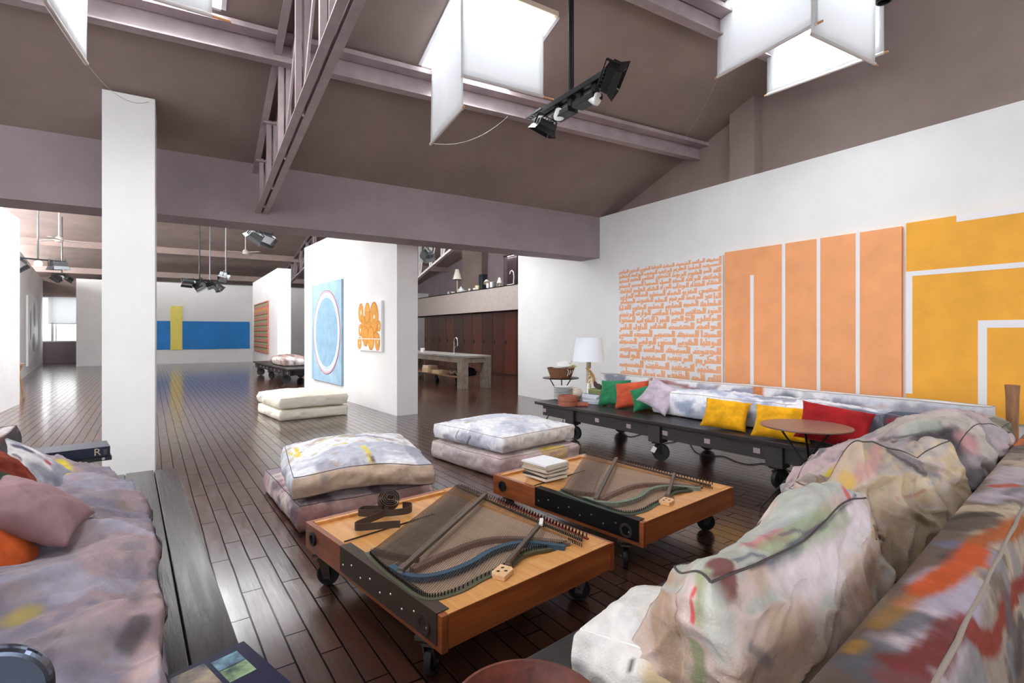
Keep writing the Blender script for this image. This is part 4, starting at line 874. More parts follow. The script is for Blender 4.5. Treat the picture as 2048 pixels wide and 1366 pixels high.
floor_cushion('white floor cushion streaked with yellow and violet paint beside the blue felt table', (1.30, 4.72), 1.08, 1.22, .17, .235, -6, 22, [('base', (228, 228, 232)), ('n', (176, 178, 192), (2.2, 4, 3), .52, .08, 3, .75), ('n', (150, 148, 164), (5, 2.5, 4), .60, .06, 8, .7), ('face', (206, 176, 146), 1, -1, .85), ('face', (196, 202, 210), 0, -1, .5),
    ('s', (138, 122, 140), [(600, 872), (690, 872), (780, 878)], .05, .5, .7), ('s', (110, 92, 112), [(575, 890), (600, 905)], .025, .5, .8), ('s', (150, 130, 120), [(640, 880), (760, 868)], .035, .5, .6), ('s', YEL, [(560, 892), (575, 880), (590, 896), (600, 912)], .018, .5, .95), ('s', YEL, [(725, 892), (738, 908), (742, 922)], .018, .5, .95), ('s', YEL, [(620, 868), (650, 862)], .018, .5, .8), ('s', YEL, [(668, 891), (690, 887)], .018, .5, .7), ('s', (204, 190, 110), [(640, 885), (662, 875), (700, 872)], .03, .5, .5), ('s', (84, 82, 100), [(744, 914), (748, 924)], .014, .4, .85), ('s', YEL, [(575, 905), (596, 914)], .012, .4, .9), ('s', (190, 180, 70), [(735, 875), (760, 880)], .012, .4, .8), ('s', (128, 124, 140), [(640, 930), (650, 960)], .03, .6, .5), ('n', (180, 150, 122), (7, 7, 7), .64, .05, 31, .6)], .085, GRP, sag=sag1, pip=PIPED, wr=.03, crease=.012)
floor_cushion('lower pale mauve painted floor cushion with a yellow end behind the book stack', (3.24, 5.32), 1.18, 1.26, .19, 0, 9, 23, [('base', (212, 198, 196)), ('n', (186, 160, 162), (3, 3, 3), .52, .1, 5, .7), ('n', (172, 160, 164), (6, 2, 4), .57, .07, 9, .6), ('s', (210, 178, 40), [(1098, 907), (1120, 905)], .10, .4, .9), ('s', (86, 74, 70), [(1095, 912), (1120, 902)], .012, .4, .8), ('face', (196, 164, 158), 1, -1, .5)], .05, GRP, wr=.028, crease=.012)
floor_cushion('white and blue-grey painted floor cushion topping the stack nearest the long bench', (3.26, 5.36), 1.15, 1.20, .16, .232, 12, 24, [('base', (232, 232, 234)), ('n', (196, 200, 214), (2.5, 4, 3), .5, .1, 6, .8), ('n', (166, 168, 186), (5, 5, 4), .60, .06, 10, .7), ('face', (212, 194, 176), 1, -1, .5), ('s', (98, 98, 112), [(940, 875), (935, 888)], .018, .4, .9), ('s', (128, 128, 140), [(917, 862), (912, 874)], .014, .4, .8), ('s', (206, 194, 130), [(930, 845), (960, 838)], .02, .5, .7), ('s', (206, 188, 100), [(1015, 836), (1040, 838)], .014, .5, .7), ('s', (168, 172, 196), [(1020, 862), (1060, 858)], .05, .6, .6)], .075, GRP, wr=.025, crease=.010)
CREAM = mat('cream_cotton', (240, 236, 220), .85, var=.03, vs_=3, bump=.15, bs=70, spec=.2)
for z, lab, sd in ((0, 'lower plain cream floor cushion in the pair before the partition', 31), (.19, 'upper plain cream floor cushion in the pair before the partition', 32)):
    floor_cushion(lab, (1.90, 10.36), 1.17, 1.34, .17 if z else .16, z, 8, sd, None, .075 if z else .035, 'plain cream floor cushions', m=CREAM, n=(40, 44, 8), wr=.03, crease=.012, pip=mat('cream_piping', (226, 220, 200), .9), sag=(lambda P, U: P))
# rolled cushions on the far bench
floor_cushion('rumpled brown and white cushion on the far wheeled bench', (2.95, 18.3), .75, 1.9, .22, .47, 4, 33, [('base', (226, 218, 214)), ('n', (150, 120, 114), (4, 1.2, 3), .48, .1, 5, .9), ('n', (96, 74, 72), (7, 2, 5), .6, .06, 9, .8)], .1, None, n=(20, 40, 6), wr=.04)

# ------------------------------------------------------------------ SOFA ON THE LONG RIGHT BENCH
ux_ = Vector((math.cos(RZR), math.sin(RZR), 0)); uy_ = Vector((-math.sin(RZR), math.cos(RZR), 0))
def rb(x, y, z=.47): return RB0 + ux_ * x + uy_ * y + Vector((0, 0, z))
def slab(label, name, c, size, deg, seed, layers, puff, n, m=None, **k):
    return floor_cushion(label, (c.x, c.y), size[0], size[1], size[2], c.z, deg, seed, layers, puff, None, n=n, name=name, m=m, **k)
DEG = math.degrees(RZR)
slab('long low sofa back in grey and white painted canvas under the orange paintings', 'low_sofa', rb(1.02, 2.22, .475), (.17, 4.55, .40), DEG, 41, [('base', (226, 225, 226)), ('n', (190, 192, 202), (3, .9, 2), .60, .08, 3, .6),
    ('s', (104, 108, 126), [(1222, 758), (1240, 765), (1246, 775)], .13, .35, .85), ('s', (150, 152, 166), [(1262, 776), (1330, 780)], .07, .6, .6), ('s', (148, 76, 70), [(1300, 758), (1345, 767), (1390, 778), (1425, 790), (1480, 806), (1500, 812)], .025, .5, .85), ('s', (168, 110, 104), [(1390, 778), (1425, 776), (1440, 770)], .012, .5, .7),
    ('s', (140, 140, 156), [(1400, 774), (1428, 779)], .05, .4, .8), ('s', (132, 132, 150), [(1468, 785), (1505, 787)], .055, .35, .85), ('s', (200, 116, 58), [(1518, 775), (1518, 815)], .06, .25, .95), ('s', (92, 96, 112), [(1560, 800), (1575, 796), (1588, 805)], .085, .45, .9), ('s', (160, 160, 172), [(1612, 795), (1622, 800)], .06, .5, .7), ('s', (138, 134, 150), [(1636, 803), (1652, 806)], .035, .4, .85), ('s', (134, 130, 146), [(1672, 805), (1722, 812)], .04, .4, .85),
    ('s', (152, 148, 158), [(1800, 826), (1870, 832), (1890, 836)], .085, .4, .9), ('s', (196, 148, 136), [(1775, 815), (1720, 815)], .012, .5, .7), ('s', (176, 116, 108), [(1930, 830), (1950, 835)], .04, .6, .7), ('s', (130, 66, 66), [(1942, 828), (1946, 832)], .02, .5, .8), ('s', (186, 128, 120), [(1965, 840), (1970, 850)], .05, .7, .7), ('s', (108, 96, 104), [(1912, 830), (1925, 840)], .05, .5, .7)], .0, (6, 150, 14), wr=.006, lump=.012, bulge=.008, pip=PIPE)
slab('long blue-grey painted bolster on the bench between the pillows', 'bolster', rb(.685, 1.86, .472), (.38, 2.5, .28), DEG, 42, [('base', (196, 202, 218)), ('n', (148, 158, 186), (4, 2.5, 4), .5, .1, 4, .8), ('n', (232, 232, 236), (3, 2, 3), .56, .08, 11, .9), ('n', (98, 106, 132), (6, 4, 5), .62, .06, 15, .7), ('s', (96, 98, 112), [(1650, 830), (1700, 820), (1745, 835)], .11, .6, .75), ('s', (82, 84, 98), [(1720, 860), (1745, 850)], .10, .6, .7), ('s', (236, 236, 240), [(1345, 785), (1380, 790), (1470, 810)], .07, .5, .8)], .05, (16, 110, 10), wr=.022, lump=.03, bulge=.05, crease=.014)
slab('short dark blue bolster with red and yellow marks at the bench corner', 'bolster', rb(.715, .25, .472), (.34, .62, .30), DEG, 43, [('base', (74, 86, 106)), ('n', (118, 128, 146), (8, 8, 8), .56, .08, 4, .7), ('s', (150, 52, 54), [(1778, 842), (1800, 842), (1822, 845)], .03, .5, .9), ('s', (222, 190, 60), [(1780, 850), (1786, 856), (1793, 848)], .01, .4, .9), ('s', (222, 190, 60), [(1795, 838), (1800, 852)], .012, .4, .9)], .02, (14, 24, 10), wr=.015, lump=.02)
V_G = velvet('green_velvet', (40, 110, 74)); V_O = velvet('rust_velvet', (178, 76, 50)); V_R = velvet('red_velvet', (146, 26, 30)); V_Y = velvet('mustard_velvet', (214, 154, 22)); V_L = velvet('lilac_velvet', (176, 162, 174))
PG = 'velvet throw pillows on the long bench'
def pil(px, py, d, w_, h_, az, el, roll, m, lab, seed, th=.15): return throw_pillow(at(px, py, d=d), w_, h_, th, az, el, roll, m, lab, PG, seed, n=20, floor_z=.472)
pil(1258, 778, 7.75, .46, .34, 200, 40, -4, V_Y, 'mustard velvet pillow behind the green and rust pillows', 2)
pil(1311, 784, 7.30, .42, .36, 200, 38, -12, V_R, 'red velvet pillow wedged between bolster and rust pillow', 4)
pil(1297, 800, 7.1, .34, .30, 205, 40, 0, V_Y, 'mustard pillow of which only a corner shows beside the rust pillow', 5)
pil(1229, 796, 7.42, .44, .42, 208, 36, 4, V_G, 'green velvet pillow next to the magazines', 1)
pil(1264, 802, 7.12, .47, .40, 208, 36, 10, V_O, 'rust orange velvet pillow leaning over the green one', 3)
pil(1293, 812, 6.85, .40, .36, 205, 40, 22, V_G, 'green velvet pillow half hidden behind the lilac pillow', 6)
pil(1319, 812, 6.62, .44, .40, 210, 34, -28, V_L, 'lilac velvet pillow tipped on its corner', 7)
pil(1451, 836, 5.62, .47, .36, 205, 38, -4, V_Y, 'mustard velvet pillow alone on the bolster', 8, .17)
pil(1564, 848, 5.08, .52, .37, 205, 38, -3, V_Y, 'mustard velvet pillow behind the round side table', 9, .17)
throw_pillow(at(1617, 838, d=5.12), .40, .36, .12, 205, 45, 6, mat('white_pillow', (226, 224, 228), .85, bump=.1), 'white pillow peeping out behind the red pillow', PG, 10, n=16)
pil(1668, 857, 4.72, .58, .40, 207, 38, -10, V_R, 'big red velvet pillow behind the round side table', 11, .18)

# ------------------------------------------------------------------ SOFA IN FRONT (BIG CUSHIONS)
TD = 9.0
def front_piece(label, name, s, t, z, size, deg, tilt, seed, layers, puff, n, **k):
    p = st(s, t, z); return floor_cushion(label, (p.x, p.y), size[0], size[1], size[2], p.z, TD + deg, seed, layers, puff, None, n=n, name=name, tilt=tilt, **k)
# low back with painted canvas draped over it
def drape_back():
    s0, s1 = .15, 5.45; K, J = 640, 120
    # cross profile (t,z): seat side up, over the top, down behind
    path = [(.352, .47), (.352, .70), (.352, .862), (.340, .882), (.30, .888), (.25, .886), (.222, .880), (.206, .862), (.196, .80), (.175, .55), (.15, .25), (.135, .02)]
    C = interp(path, 8); L = [0]
    for a, b in zip(C[:-1], C[1:]): L.append(L[-1] + (b - a).length)
    L = np.array(L); tt = np.linspace(0, L[-1], J); ct = np.interp(tt, L, [p.x for p in C]); cz = np.interp(tt, L, [p.y for p in C])
    S, T = np.meshgrid(np.linspace(s0, s1, K), np.arange(J), indexing='ij'); s = S.ravel(); j = T.ravel().astype(int); t = ct[j].copy(); z = cz[j].copy()
    down = np.clip((.86 - z) / .8, 0, 1) * (t < .21)
    fr = 1 - np.abs(2 * vnoise(np.stack([s * 7, down * .6, s * 0], 1), 5) - 1); fr2 = vnoise(np.stack([s * 15, down * 1.2, s * 0], 1), 9)
    t -= down * (.10 * fr + .035 * fr2); top = (z > .85)
    z += np.where(top, (fbm(np.stack([s * 5, t * 20, s * 0], 1), 3, 3) - .5) * .008, 0)
    P = np.stack([s * E1.x + t * E2.x, s * E1.y + t * E2.y, z], 1); F = [(i * J + k, (i + 1) * J + k, (i + 1) * J + k + 1, i * J + k + 1) for i in range(K - 1) for k in range(J - 1)]
    o = mesh_np('draped_sofa', P, F, CANVAS); tag(o, 'sofa back draped in painted canvas with orange and red brush strokes', 'sofa back')
    so = o.modifiers.new('thickness', 'SOLIDIFY'); so.thickness = .004; bpy.context.view_layer.update()
    pigment(o, [('base', (178, 160, 138)), ('face', (112, 94, 84), 2, 1, .8), ('n', (120, 108, 108), (2, 7, 5), .52, .06, 4, .6),
        ('n', (78, 62, 55), (2.5, 6, 4), .54, .05, 9, .75), ('n', (128, 124, 128), (5, 5, 1.2), .58, .05, 13, .75),
        ('s', (98, 78, 68), [(1700, 1290), (1780, 1200), (1840, 1120), (1885, 1070)], .085, .5, .85), ('s', (88, 70, 62), [(1640, 1366), (1690, 1310)], .08, .5, .8), ('s', (70, 56, 54), [(1900, 1052), (1960, 1040)], .07, .4, .85), ('s', (60, 52, 50), [(1905, 1040), (1990, 1030)], .02, .4, .8),
        ('s', (168, 158, 172), [(1880, 1180), (1920, 1160), (1900, 1210), (1870, 1230)], .06, .3, .95), ('s', (190, 178, 186), [(1840, 1270), (1880, 1250), (1830, 1310)], .06, .35, .9), ('s', (84, 84, 92), [(1800, 1260), (1830, 1240)], .04, .4, .85), ('s', (80, 82, 88), [(1760, 1340), (1790, 1320)], .06, .4, .85), ('s', (104, 104, 122), [(1895, 1092), (1925, 1092)], .035, .35, .9), ('s', (70, 62, 66), [(1900, 1120), (1935, 1105)], .02, .4, .8), ('s', (150, 146, 160), [(1985, 1110), (1960, 1120)], .03, .5, .8), ('s', (180, 168, 178), [(1965, 1000), (2010, 985), (2030, 940)], .05, .5, .8), ('s', (96, 96, 106), [(2010, 990), (2045, 975)], .02, .5, .7),
        ('s', (160, 84, 34), [(2046, 1045), (2020, 1062), (1985, 1074), (1962, 1082), (1948, 1100)], .026, .35, .95), ('s', (188, 84, 40), [(1950, 1098), (1938, 1122), (1915, 1140), (1890, 1158), (1865, 1172), (1830, 1192)], .030, .35, 1), ('s', (168, 104, 56), [(1830, 1195), (1805, 1215)], .024, .5, .8), ('s', (140, 104, 40), [(1795, 1225), (1755, 1255)], .02, .5, .8), ('s', (150, 110, 36), [(1720, 1290), (1702, 1305)], .014, .5, .8),
        ('s', (104, 42, 38), [(1790, 1328), (1820, 1330), (1855, 1308), (1890, 1275), (1915, 1255)], .026, .4, .95), ('s', (110, 48, 44), [(1860, 1310), (1880, 1290)], .035, .4, .9), ('s', (128, 46, 30), [(1930, 1258), (1945, 1260), (1955, 1280), (1970, 1290), (1990, 1270), (2005, 1225), (2020, 1190), (2040, 1170), (2048, 1150)], .030, .35, .95), ('s', (118, 52, 52), [(1790, 1366), (1840, 1350)], .03, .6, .7),
        ('s', (206, 112, 56), [(2030, 892), (2040, 880)], .03, .5, .9), ('s', (168, 70, 40), [(1990, 975), (2030, 972)], .022, .5, .9), ('s', (94, 90, 94), [(2010, 1190), (2015, 1240)], .03, .5, .8), ('s', (72, 62, 62), [(2040, 1250), (2030, 1330)], .03, .4, .85), ('s', (110, 112, 118), [(2015, 1300), (2020, 1340)], .03, .4, .8), ('s', (128, 126, 130), [(2000, 1130), (2010, 1160)], .03, .4, .8)])
    # piping along the rear top edge
    MB().tube([st(s0 + (s1 - s0) * k / 60, .207 + .002 * math.sin(k * 1.7), .872) for k in range(61)], .006, 6).build('seam_piping', PIPE, o, smooth=True, ang=180)
    MB().prism([st(s0 + .02, .225, .475), st(s0 + .02, .335, .475), st(s0 + .02, .335, .865), st(s0 + .02, .225, .865)], E1 * (s1 - s0 - .05)).build('back_board', TIMBER, o)
drape_back()
BUFF = (222, 200, 172)
# A: nearest cushion, leaning on the back
front_piece('big cushion with green stained top and raw seam, leaning on the draped back', 'sofa_cushion', 1.52, .60, .50, (.74, .19, .50), 2, (0, 0), 51, [('base', (196, 172, 154)), ('n', (212, 192, 190), (4, 4, 4), .48, .09, 3, .8), ('n', (164, 134, 112), (3, 5, 3), .56, .07, 12, .75), ('face', (176, 182, 174), 2, 1, .85), ('n', (168, 158, 160), (9, 9, 9), .68, .05, 5, .4),
    ('s', (226, 214, 220), [(1590, 1120), (1650, 1110), (1720, 1020)], .06, .6, .7), ('s', (226, 212, 218), [(1560, 1160), (1620, 1150)], .05, .6, .6), ('s', (190, 158, 128), [(1750, 1065), (1765, 1090)], .04, .5, .7), ('s', (186, 156, 130), [(1600, 1300), (1520, 1330)], .08, .7, .5),
    ('s', (160, 172, 140), [(1580, 1080), (1630, 1060), (1690, 1030)], .03, .6, .7), ('s', (172, 178, 186), [(1560, 1060), (1620, 1040)], .03, .6, .6), ('s', (204, 92, 96), [(1695, 985), (1712, 970)], .03, .4, .9), ('s', (196, 120, 122), [(1500, 1090), (1530, 1075), (1560, 1065)], .022, .6, .8), ('s', (150, 160, 122), [(1540, 1098), (1600, 1062), (1660, 1022)], .026, .6, .75), ('s', (74, 76, 92), [(1500, 1135), (1540, 1122), (1590, 1090), (1650, 1046), (1690, 1010), (1712, 990)], .007, .7, .8), ('s', (96, 98, 112), [(1470, 1120), (1500, 1108), (1530, 1112)], .006, .6, .8), ('s', (106, 92, 104), [(1560, 1070), (1590, 1060), (1610, 1068), (1640, 1052)], .005, .6, .8), ('s', (88, 90, 104), [(1730, 985), (1745, 980)], .014, .5, .7), ('s', (110, 112, 122), [(1540, 1130), (1600, 1095)], .014, .8, .5),
    ('s', (120, 74, 70), [(1440, 1125), (1455, 1135), (1450, 1165), (1445, 1185)], .028, .3, .95), ('s', (150, 158, 112), [(1400, 1150), (1405, 1200), (1398, 1240)], .022, .5, .8), ('s', (130, 142, 100), [(1392, 1290), (1400, 1340), (1396, 1366)], .02, .5, .8), ('s', (192, 196, 188), [(1425, 1200), (1440, 1250), (1430, 1300)], .035, .6, .8), ('s', (204, 72, 76), [(1389, 1180), (1385, 1240)], .010, .4, .9), ('s', (90, 96, 110), [(1500, 1290), (1540, 1330)], .012, .6, .5)], .05, (150, 56, 70), sag=None, wr=.03, lump=.045, bulge=.05, crease=.022, pip=PIPED, pipe_r=.0032,
    fold=lambda P, U: np.stack([P[:, 0] - .20 * np.clip(-U[:, 0], 0, 1) ** 1.5 * np.clip(.5 - U[:, 1] * .5, 0, 1) * sstep(-.8, 1, U[:, 2]), P[:, 1] * (1 + .8 * sstep(.7, -1, U[:, 2])) + .06 * sstep(.7, -1, U[:, 2]) - .02 * U[:, 0], P[:, 2] - .09 * sstep(-.9, 1, U[:, 1]) * np.clip(U[:, 2], 0, 1) + .02 * np.sin(U[:, 0] * 4) * np.clip(U[:, 2], 0, 1)], 1))
# white one in front of it
front_piece('creamy white cushion standing on the bench in front of the green-topped one', 'sofa_cushion', 1.29, .84, .472, (.32, .28, .20), 6, (-6, 0), 52, [('base', (224, 220, 214)), ('n', (214, 208, 212), (4, 4, 4), .56, .08, 4, .6), ('s', (206, 180, 140), [(1345, 1230), (1350, 1300), (1340, 1360)], .06, .35, .9), ('s', (60, 58, 60), [(1258, 1340), (1262, 1325)], .008, .4, .9), ('s', (150, 140, 146), [(1365, 1160), (1385, 1155)], .008, .5, .8)], .05, (50, 24, 24), wr=.022, lump=.04, bulge=.04, crease=.014, pip=LINEN)
# B: cream cushion behind
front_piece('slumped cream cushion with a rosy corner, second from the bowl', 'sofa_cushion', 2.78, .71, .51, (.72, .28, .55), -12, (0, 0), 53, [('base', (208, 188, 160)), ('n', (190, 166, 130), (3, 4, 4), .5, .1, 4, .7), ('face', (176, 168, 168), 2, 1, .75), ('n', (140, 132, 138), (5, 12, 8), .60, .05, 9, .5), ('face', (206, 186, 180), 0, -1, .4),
    ('s', (204, 150, 146), [(1755, 900), (1745, 925), (1720, 950)], .03, .6, .7), ('s', (214, 170, 60), [(1690, 955), (1700, 965)], .03, .7, .7), ('s', (176, 112, 104), [(1950, 935), (1965, 930), (1970, 960), (1955, 990)], .03, .7, .6), ('s', (168, 100, 94), [(1795, 998), (1830, 990), (1850, 980)], .006, .6, .6), ('s', (116, 110, 116), [(1790, 905), (1830, 930), (1870, 945)], .03, .6, .7), ('s', (82, 74, 78), [(1775, 900), (1815, 925), (1850, 948)], .010, .5, .8), ('s', (200, 178, 178), [(1880, 930), (1940, 915)], .04, .6, .6)], .05, (120, 56, 60), wr=.03, lump=.05, bulge=.06, crease=.024, pip=PIPED,
    fold=lambda P, U: np.stack([P[:, 0] + .12 * np.clip(-U[:, 0], 0, 1) * np.clip(U[:, 1] * .5 + .5, 0, 1), P[:, 1] * (1 + .5 * sstep(.7, -1, U[:, 2])), P[:, 2] - .30 * sstep(-.9, 1, U[:, 1]) * np.clip(U[:, 2], 0, 1) - .10 * np.clip(1 - np.abs(U[:, 0] - .2), 0, 1) * np.clip(U[:, 2], 0, 1) - .04 * np.clip(U[:, 0], 0, 1) * np.clip(U[:, 2], 0, 1)], 1))
# C: giant grey cushion sloping down to the bench edge
front_piece('giant grey and pink cushion sloping from the back down to the bench edge', 'sofa_cushion', 3.66, .85, .475, (1.12, .80, .24), -5, (0, 0), 54, [('base', (170, 160, 162)), ('n', (204, 178, 178), (2.5, 3, 3), .5, .08, 4, .8), ('n', (118, 112, 116), (2.5, 4, 3), .55, .06, 8, .85), ('n', (196, 186, 176), (4, 3, 4), .60, .05, 15, .7),
    ('s', (62, 58, 62), [(1862, 866), (1885, 866), (1905, 872)], .085, .45, .92), ('s', (70, 64, 66), [(1888, 838), (1866, 862), (1848, 892)], .007, .5, .8), ('s', (70, 64, 66), [(1700, 905), (1760, 885), (1840, 884)], .010, .6, .8), ('s', (204, 150, 150), [(1930, 885), (1940, 890)], .06, .6, .8), ('s', (176, 184, 172), [(1820, 865), (1860, 850)], .05, .6, .7), ('s', (204, 176, 44), [(1612, 1005), (1640, 960), (1680, 930), (1700, 915)], .035, .4, .95), ('s', (74, 82, 78), [(1640, 995), (1665, 960), (1700, 935)], .03, .45, .9), ('s', (206, 176, 186), [(1660, 930), (1700, 905), (1760, 885)], .03, .6, .6), ('s', (90, 86, 90), [(1760, 880), (1850, 868)], .012, .5, .8)], .09, (90, 60, 24), wr=.035, lump=.06, bulge=.06, crease=.034, pip=PIPED,
    fold=lambda P, U: np.stack([P[:, 0] + .20 * np.clip(-U[:, 0], 0, 1) * np.clip(U[:, 1] * .5 + .5, 0, 1), P[:, 1], P[:, 2] + np.clip(U[:, 2] * .5 + .5, 0, 1) * (.265 * sstep(.55, -.95, U[:, 1]) - .06 * sstep(-.1, 1, U[:, 1])) - np.clip(U[:, 2] * .5 + .5, 0, 1) * .10 * sstep(.2, 1, np.abs(U[:, 0])) ], 1))
front_piece('olive rolled cushion at the bench end by the wooden post', 'sofa_cushion', 4.72, .62, .50, (.95, .30, .34), 0, (0, 0), 55, [('base', (148, 142, 126)), ('n', (190, 176, 162), (3, 4, 4), .52, .08, 4, .8), ('n', (104, 102, 98), (6, 6, 6), .6, .06, 8, .7), ('s', (150, 158, 176), [(1965, 865), (1975, 858)], .06, .5, .8), ('s', (210, 176, 166), [(1985, 900), (1975, 915)], .06, .6, .7)], .04, (50, 20, 20), wr=.03, lump=.05, bulge=.06, crease=.024, pip=PIPED)
# ------------------------------------------------------------------ LEFT BED
def lbp(x, y, z): a = LRZ; return Vector((-1.19 + x * math.cos(a) - y * math.sin(a), 1.5 + x * math.sin(a) + y * math.cos(a), z))
def mattress():
    Wd, L, H = 1.18, 3.3, .13; 
    P, F, U = softbox(Wd, L, H, .035, .02, (110, 200, 14), .012, 61, lump=.03)
    zc = P[:, 2].min(); P[:, 2] -= zc
    # rounded far corner, sagging edge, cross folds
    u, v = U[:, 0], U[:, 1]
    kx = np.interp(P[:, 1] + 1.60, [-.2, 1.5, 2.0, 2.35, 2.75, 3.05, 3.2, 3.3], [1.15, 1.18, 1.15, 1.09, 1.0, .87, .70, .55]) / 1.18; P[:, 0] = (P[:, 0] + .59) * kx - .59
    topm = U[:, 2] > -.9; q = np.stack([P[:, 0] * 1.4 + P[:, 1] * .8, P[:, 1] * 3.4 - P[:, 0] * 2.2, P[:, 2] * 0], 1)
    rid = (1 - np.abs(2 * fbm(q, 4, 2) - 1)) ** 2; q2 = q * np.array([1.8, 2.6, 1]); rid2 = (1 - np.abs(2 * fbm(q2, 14, 2) - 1)) ** 3
    P[:, 2] += np.where(topm, (.085 * rid + .02 * rid2) * (U[:, 2] * .5 + .5) * sstep(-.6, .3, u), 0); P[:, 2] -= np.where(topm, .05 * sstep(.6, 1, u) * (U[:, 2] > 0), 0)
    side = (u > .98); P[:, 0] += np.where(side, .03 * (vnoise(np.stack([P[:, 1] * 8, U[:, 2], u * 0], 1), 8) - .5), 0)
    c = lbp(.59, 1.60, .432); mw = Matrix.Translation(c) @ Matrix.Rotation(LRZ, 4, 'Z')
    o = mesh_np('mattress', P, F, CANVAS, None, mw); tag(o, 'mattress in rumpled grey and mauve painted canvas on the low wide-board bench', 'mattress'); bpy.context.view_layer.update()
    pigment(o, [('base', (150, 138, 144)), ('n', (124, 118, 134), (3, 4, 3), .5, .09, 4, .8), ('n', (172, 148, 150), (4, 3, 3), .56, .07, 9, .7), ('n', (92, 86, 96), (6, 6, 6), .63, .05, 12, .5), ('n', (164, 164, 182), (3, 6, 3), .6, .06, 17, .6), ('s', (214, 192, 40), [(122, 925), (128, 945)], .04, .4, .9), ('s', (166, 146, 70), [(30, 1240), (60, 1225)], .032, .6, .8), ('s', (92, 88, 94), [(280, 1245), (255, 1290)], .035, .35, .85), ('s', (110, 106, 112), [(270, 1200), (280, 1190)], .025, .4, .7), ('s', (140, 126, 116), [(245, 1010), (255, 1018)], .03, .4, .7), ('s', (204, 176, 172), [(300, 1300), (290, 1350)], .03, .6, .6), ('s', (168, 148, 146), [(300, 1170), (305, 1200)], .035, .5, .7), ('s', (120, 118, 128), [(200, 940), (160, 930)], .04, .6, .6)])
mattress()
GL = 'pillows on the low bed'
pB = lbp(.22, 1.5, .62)
floor_cushion('long bolster striped in maroon, grey and white at the bed rear', (pB.x + .11, pB.y), .38, 2.7, .27, .64, math.degrees(LRZ), 62, [('base', (214, 206, 204)), ('n', (124, 110, 116), (9, .6, 9), .47, .04, 4, 1), ('n', (112, 56, 50), (14, .8, 14), .56, .03, 8, .95), ('n', (66, 62, 70), (12, .7, 12), .6, .03, 12, .9)], .06, None, n=(24, 60, 12), name='bolster', wr=.015, lump=.03, bulge=.05, pip=PIPED)
def pl(px, py, d, w_, h_, th, az, el, roll, m, lab, seed, **k): return throw_pillow(at(px, py, d=d), w_, h_, th, az, el, roll, m, lab, GL, seed, n=40, **k)
o = pl(40, 950, 2.85, .52, .48, .16, -20, 48, 18, CANVAS, 'large white pillow smeared with grey paint on the low bed', 3, piping=PIPE)
pigment(o, [('base', (224, 220, 222)), ('n', (150, 152, 166), (3, 3, 3), .48, .06, 4, .9), ('s', (60, 62, 84), [(30, 892), (45, 895), (62, 903)], .02, .5, .9), ('s', (64, 66, 88), [(30, 910), (40, 918)], .012, .5, .9), ('s', (186, 60, 74), [(92, 922), (98, 926)], .014, .4, .9), ('s', (214, 200, 196), [(30, 920), (50, 950), (62, 965)], .03, .5, .9), ('s', (112, 116, 130), [(75, 935), (110, 960)], .05, .6, .8)])
pl(-4, 962, 2.55, .36, .34, .17, -10, 40, 5, velvet('dark_red_velvet', (112, 40, 24)), 'dark red velvet pillow tucked in front of the white painted pillow', 5)
pl(-14, 998, 2.4, .34, .30, .15, -15, 40, 0, velvet('bottle_green_velvet', (40, 52, 34)), 'bottle green velvet pillow at the picture edge by the dark red one', 6)
throw_pillow((-.515, 2.86, .775), .37, .38, .16, -13, 57, 6, mat('mauve_linen', (146, 114, 118), .85, var=.06, vs_=10, bump=.25, bs=140, sheen=.2), 'dusty mauve linen pillow propped between orange pillow and mattress', GL, 7, n=40)
pl(-34, 1112, 1.98, .42, .42, .22, -8, 36, 4, velvet('orange_velvet', (198, 92, 44)), 'orange velvet pillow cut by the picture edge', 8)
# ------------------------------------------------------------------ KITCHEN SIDE
MAHO = wood('mahogany_door', (50, 25, 17), (88, 44, 28), .3, 2, 1.4, coat=.2, bump=.05)
MAHOS = [MAHO, wood('mahogany_door_dark', (42, 23, 19), (74, 38, 28), .3, 2, 1.4, coat=.2, bump=.05), wood('mahogany_door_red', (60, 28, 18), (100, 50, 30), .3, 2, 1.4, coat=.2, bump=.05)]
PARA = mat('parapet_paint', (178, 166, 160), .75, var=.03)
XC = 9.65
for i in range(12):
    y0 = 13.45 + i * .80
    r = thing('tall_cupboard', 'tall mahogany cupboard under the gallery, %s counted from the white wall end' % ORD[i], 'cupboard', (XC, y0 + .4, 0), 0, 'row of tall mahogany cupboards')
    MB().bb((.03, -.398, 0), (.6, .398, 2.26)).build('body', MAHOS[1], r)
    MB().bb((0, -.392, .06), (.028, .392, 2.25)).build('door', MAHOS[i % 3], r, bevel=.002)
    MB().bb((-.012, .24, 1.10), (.0, .31, 1.24)).build('handle', BLACKM, r)
wallbox('wall_gallery_parapet', (9.3, 11.2, 2.275), (9.45, 25.0, 3.12), PARA)
struct('floor_gallery', MB().bb((9.45, 11.2, 2.275), (13.0, 25.0, 2.4)), MAUVE2)
struct('trim_gallery_ledge', MB().bb((9.3, 11.2, 3.085), (9.95, 25.0, 3.12)), PARA)
wallbox('wall_gallery_rear', (11.5, 18.95, 2.4), (11.7, 22.2, 6.4), MAUVE2)
wallbox('wall_gallery_rear_end', (11.5, 14.0, 2.4), (11.7, 17.75, 6.4), MAUVE2)
wallbox('wall_gallery_over_door', (11.5, 17.75, 4.75), (11.7, 18.95, 6.4), MAUVE2)
wallbox('wall_gallery_chimney', (11.2, 20.3, 2.4), (11.5, 22.2, 6.3), MAUVE)
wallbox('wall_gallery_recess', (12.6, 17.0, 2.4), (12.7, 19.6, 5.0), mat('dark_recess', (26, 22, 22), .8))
CONC = mat('grey_weathered_timber', (134, 122, 110), .6, var=.16, vs_=3, stretch=(8, 1, 2), bump=.2, bs=20)
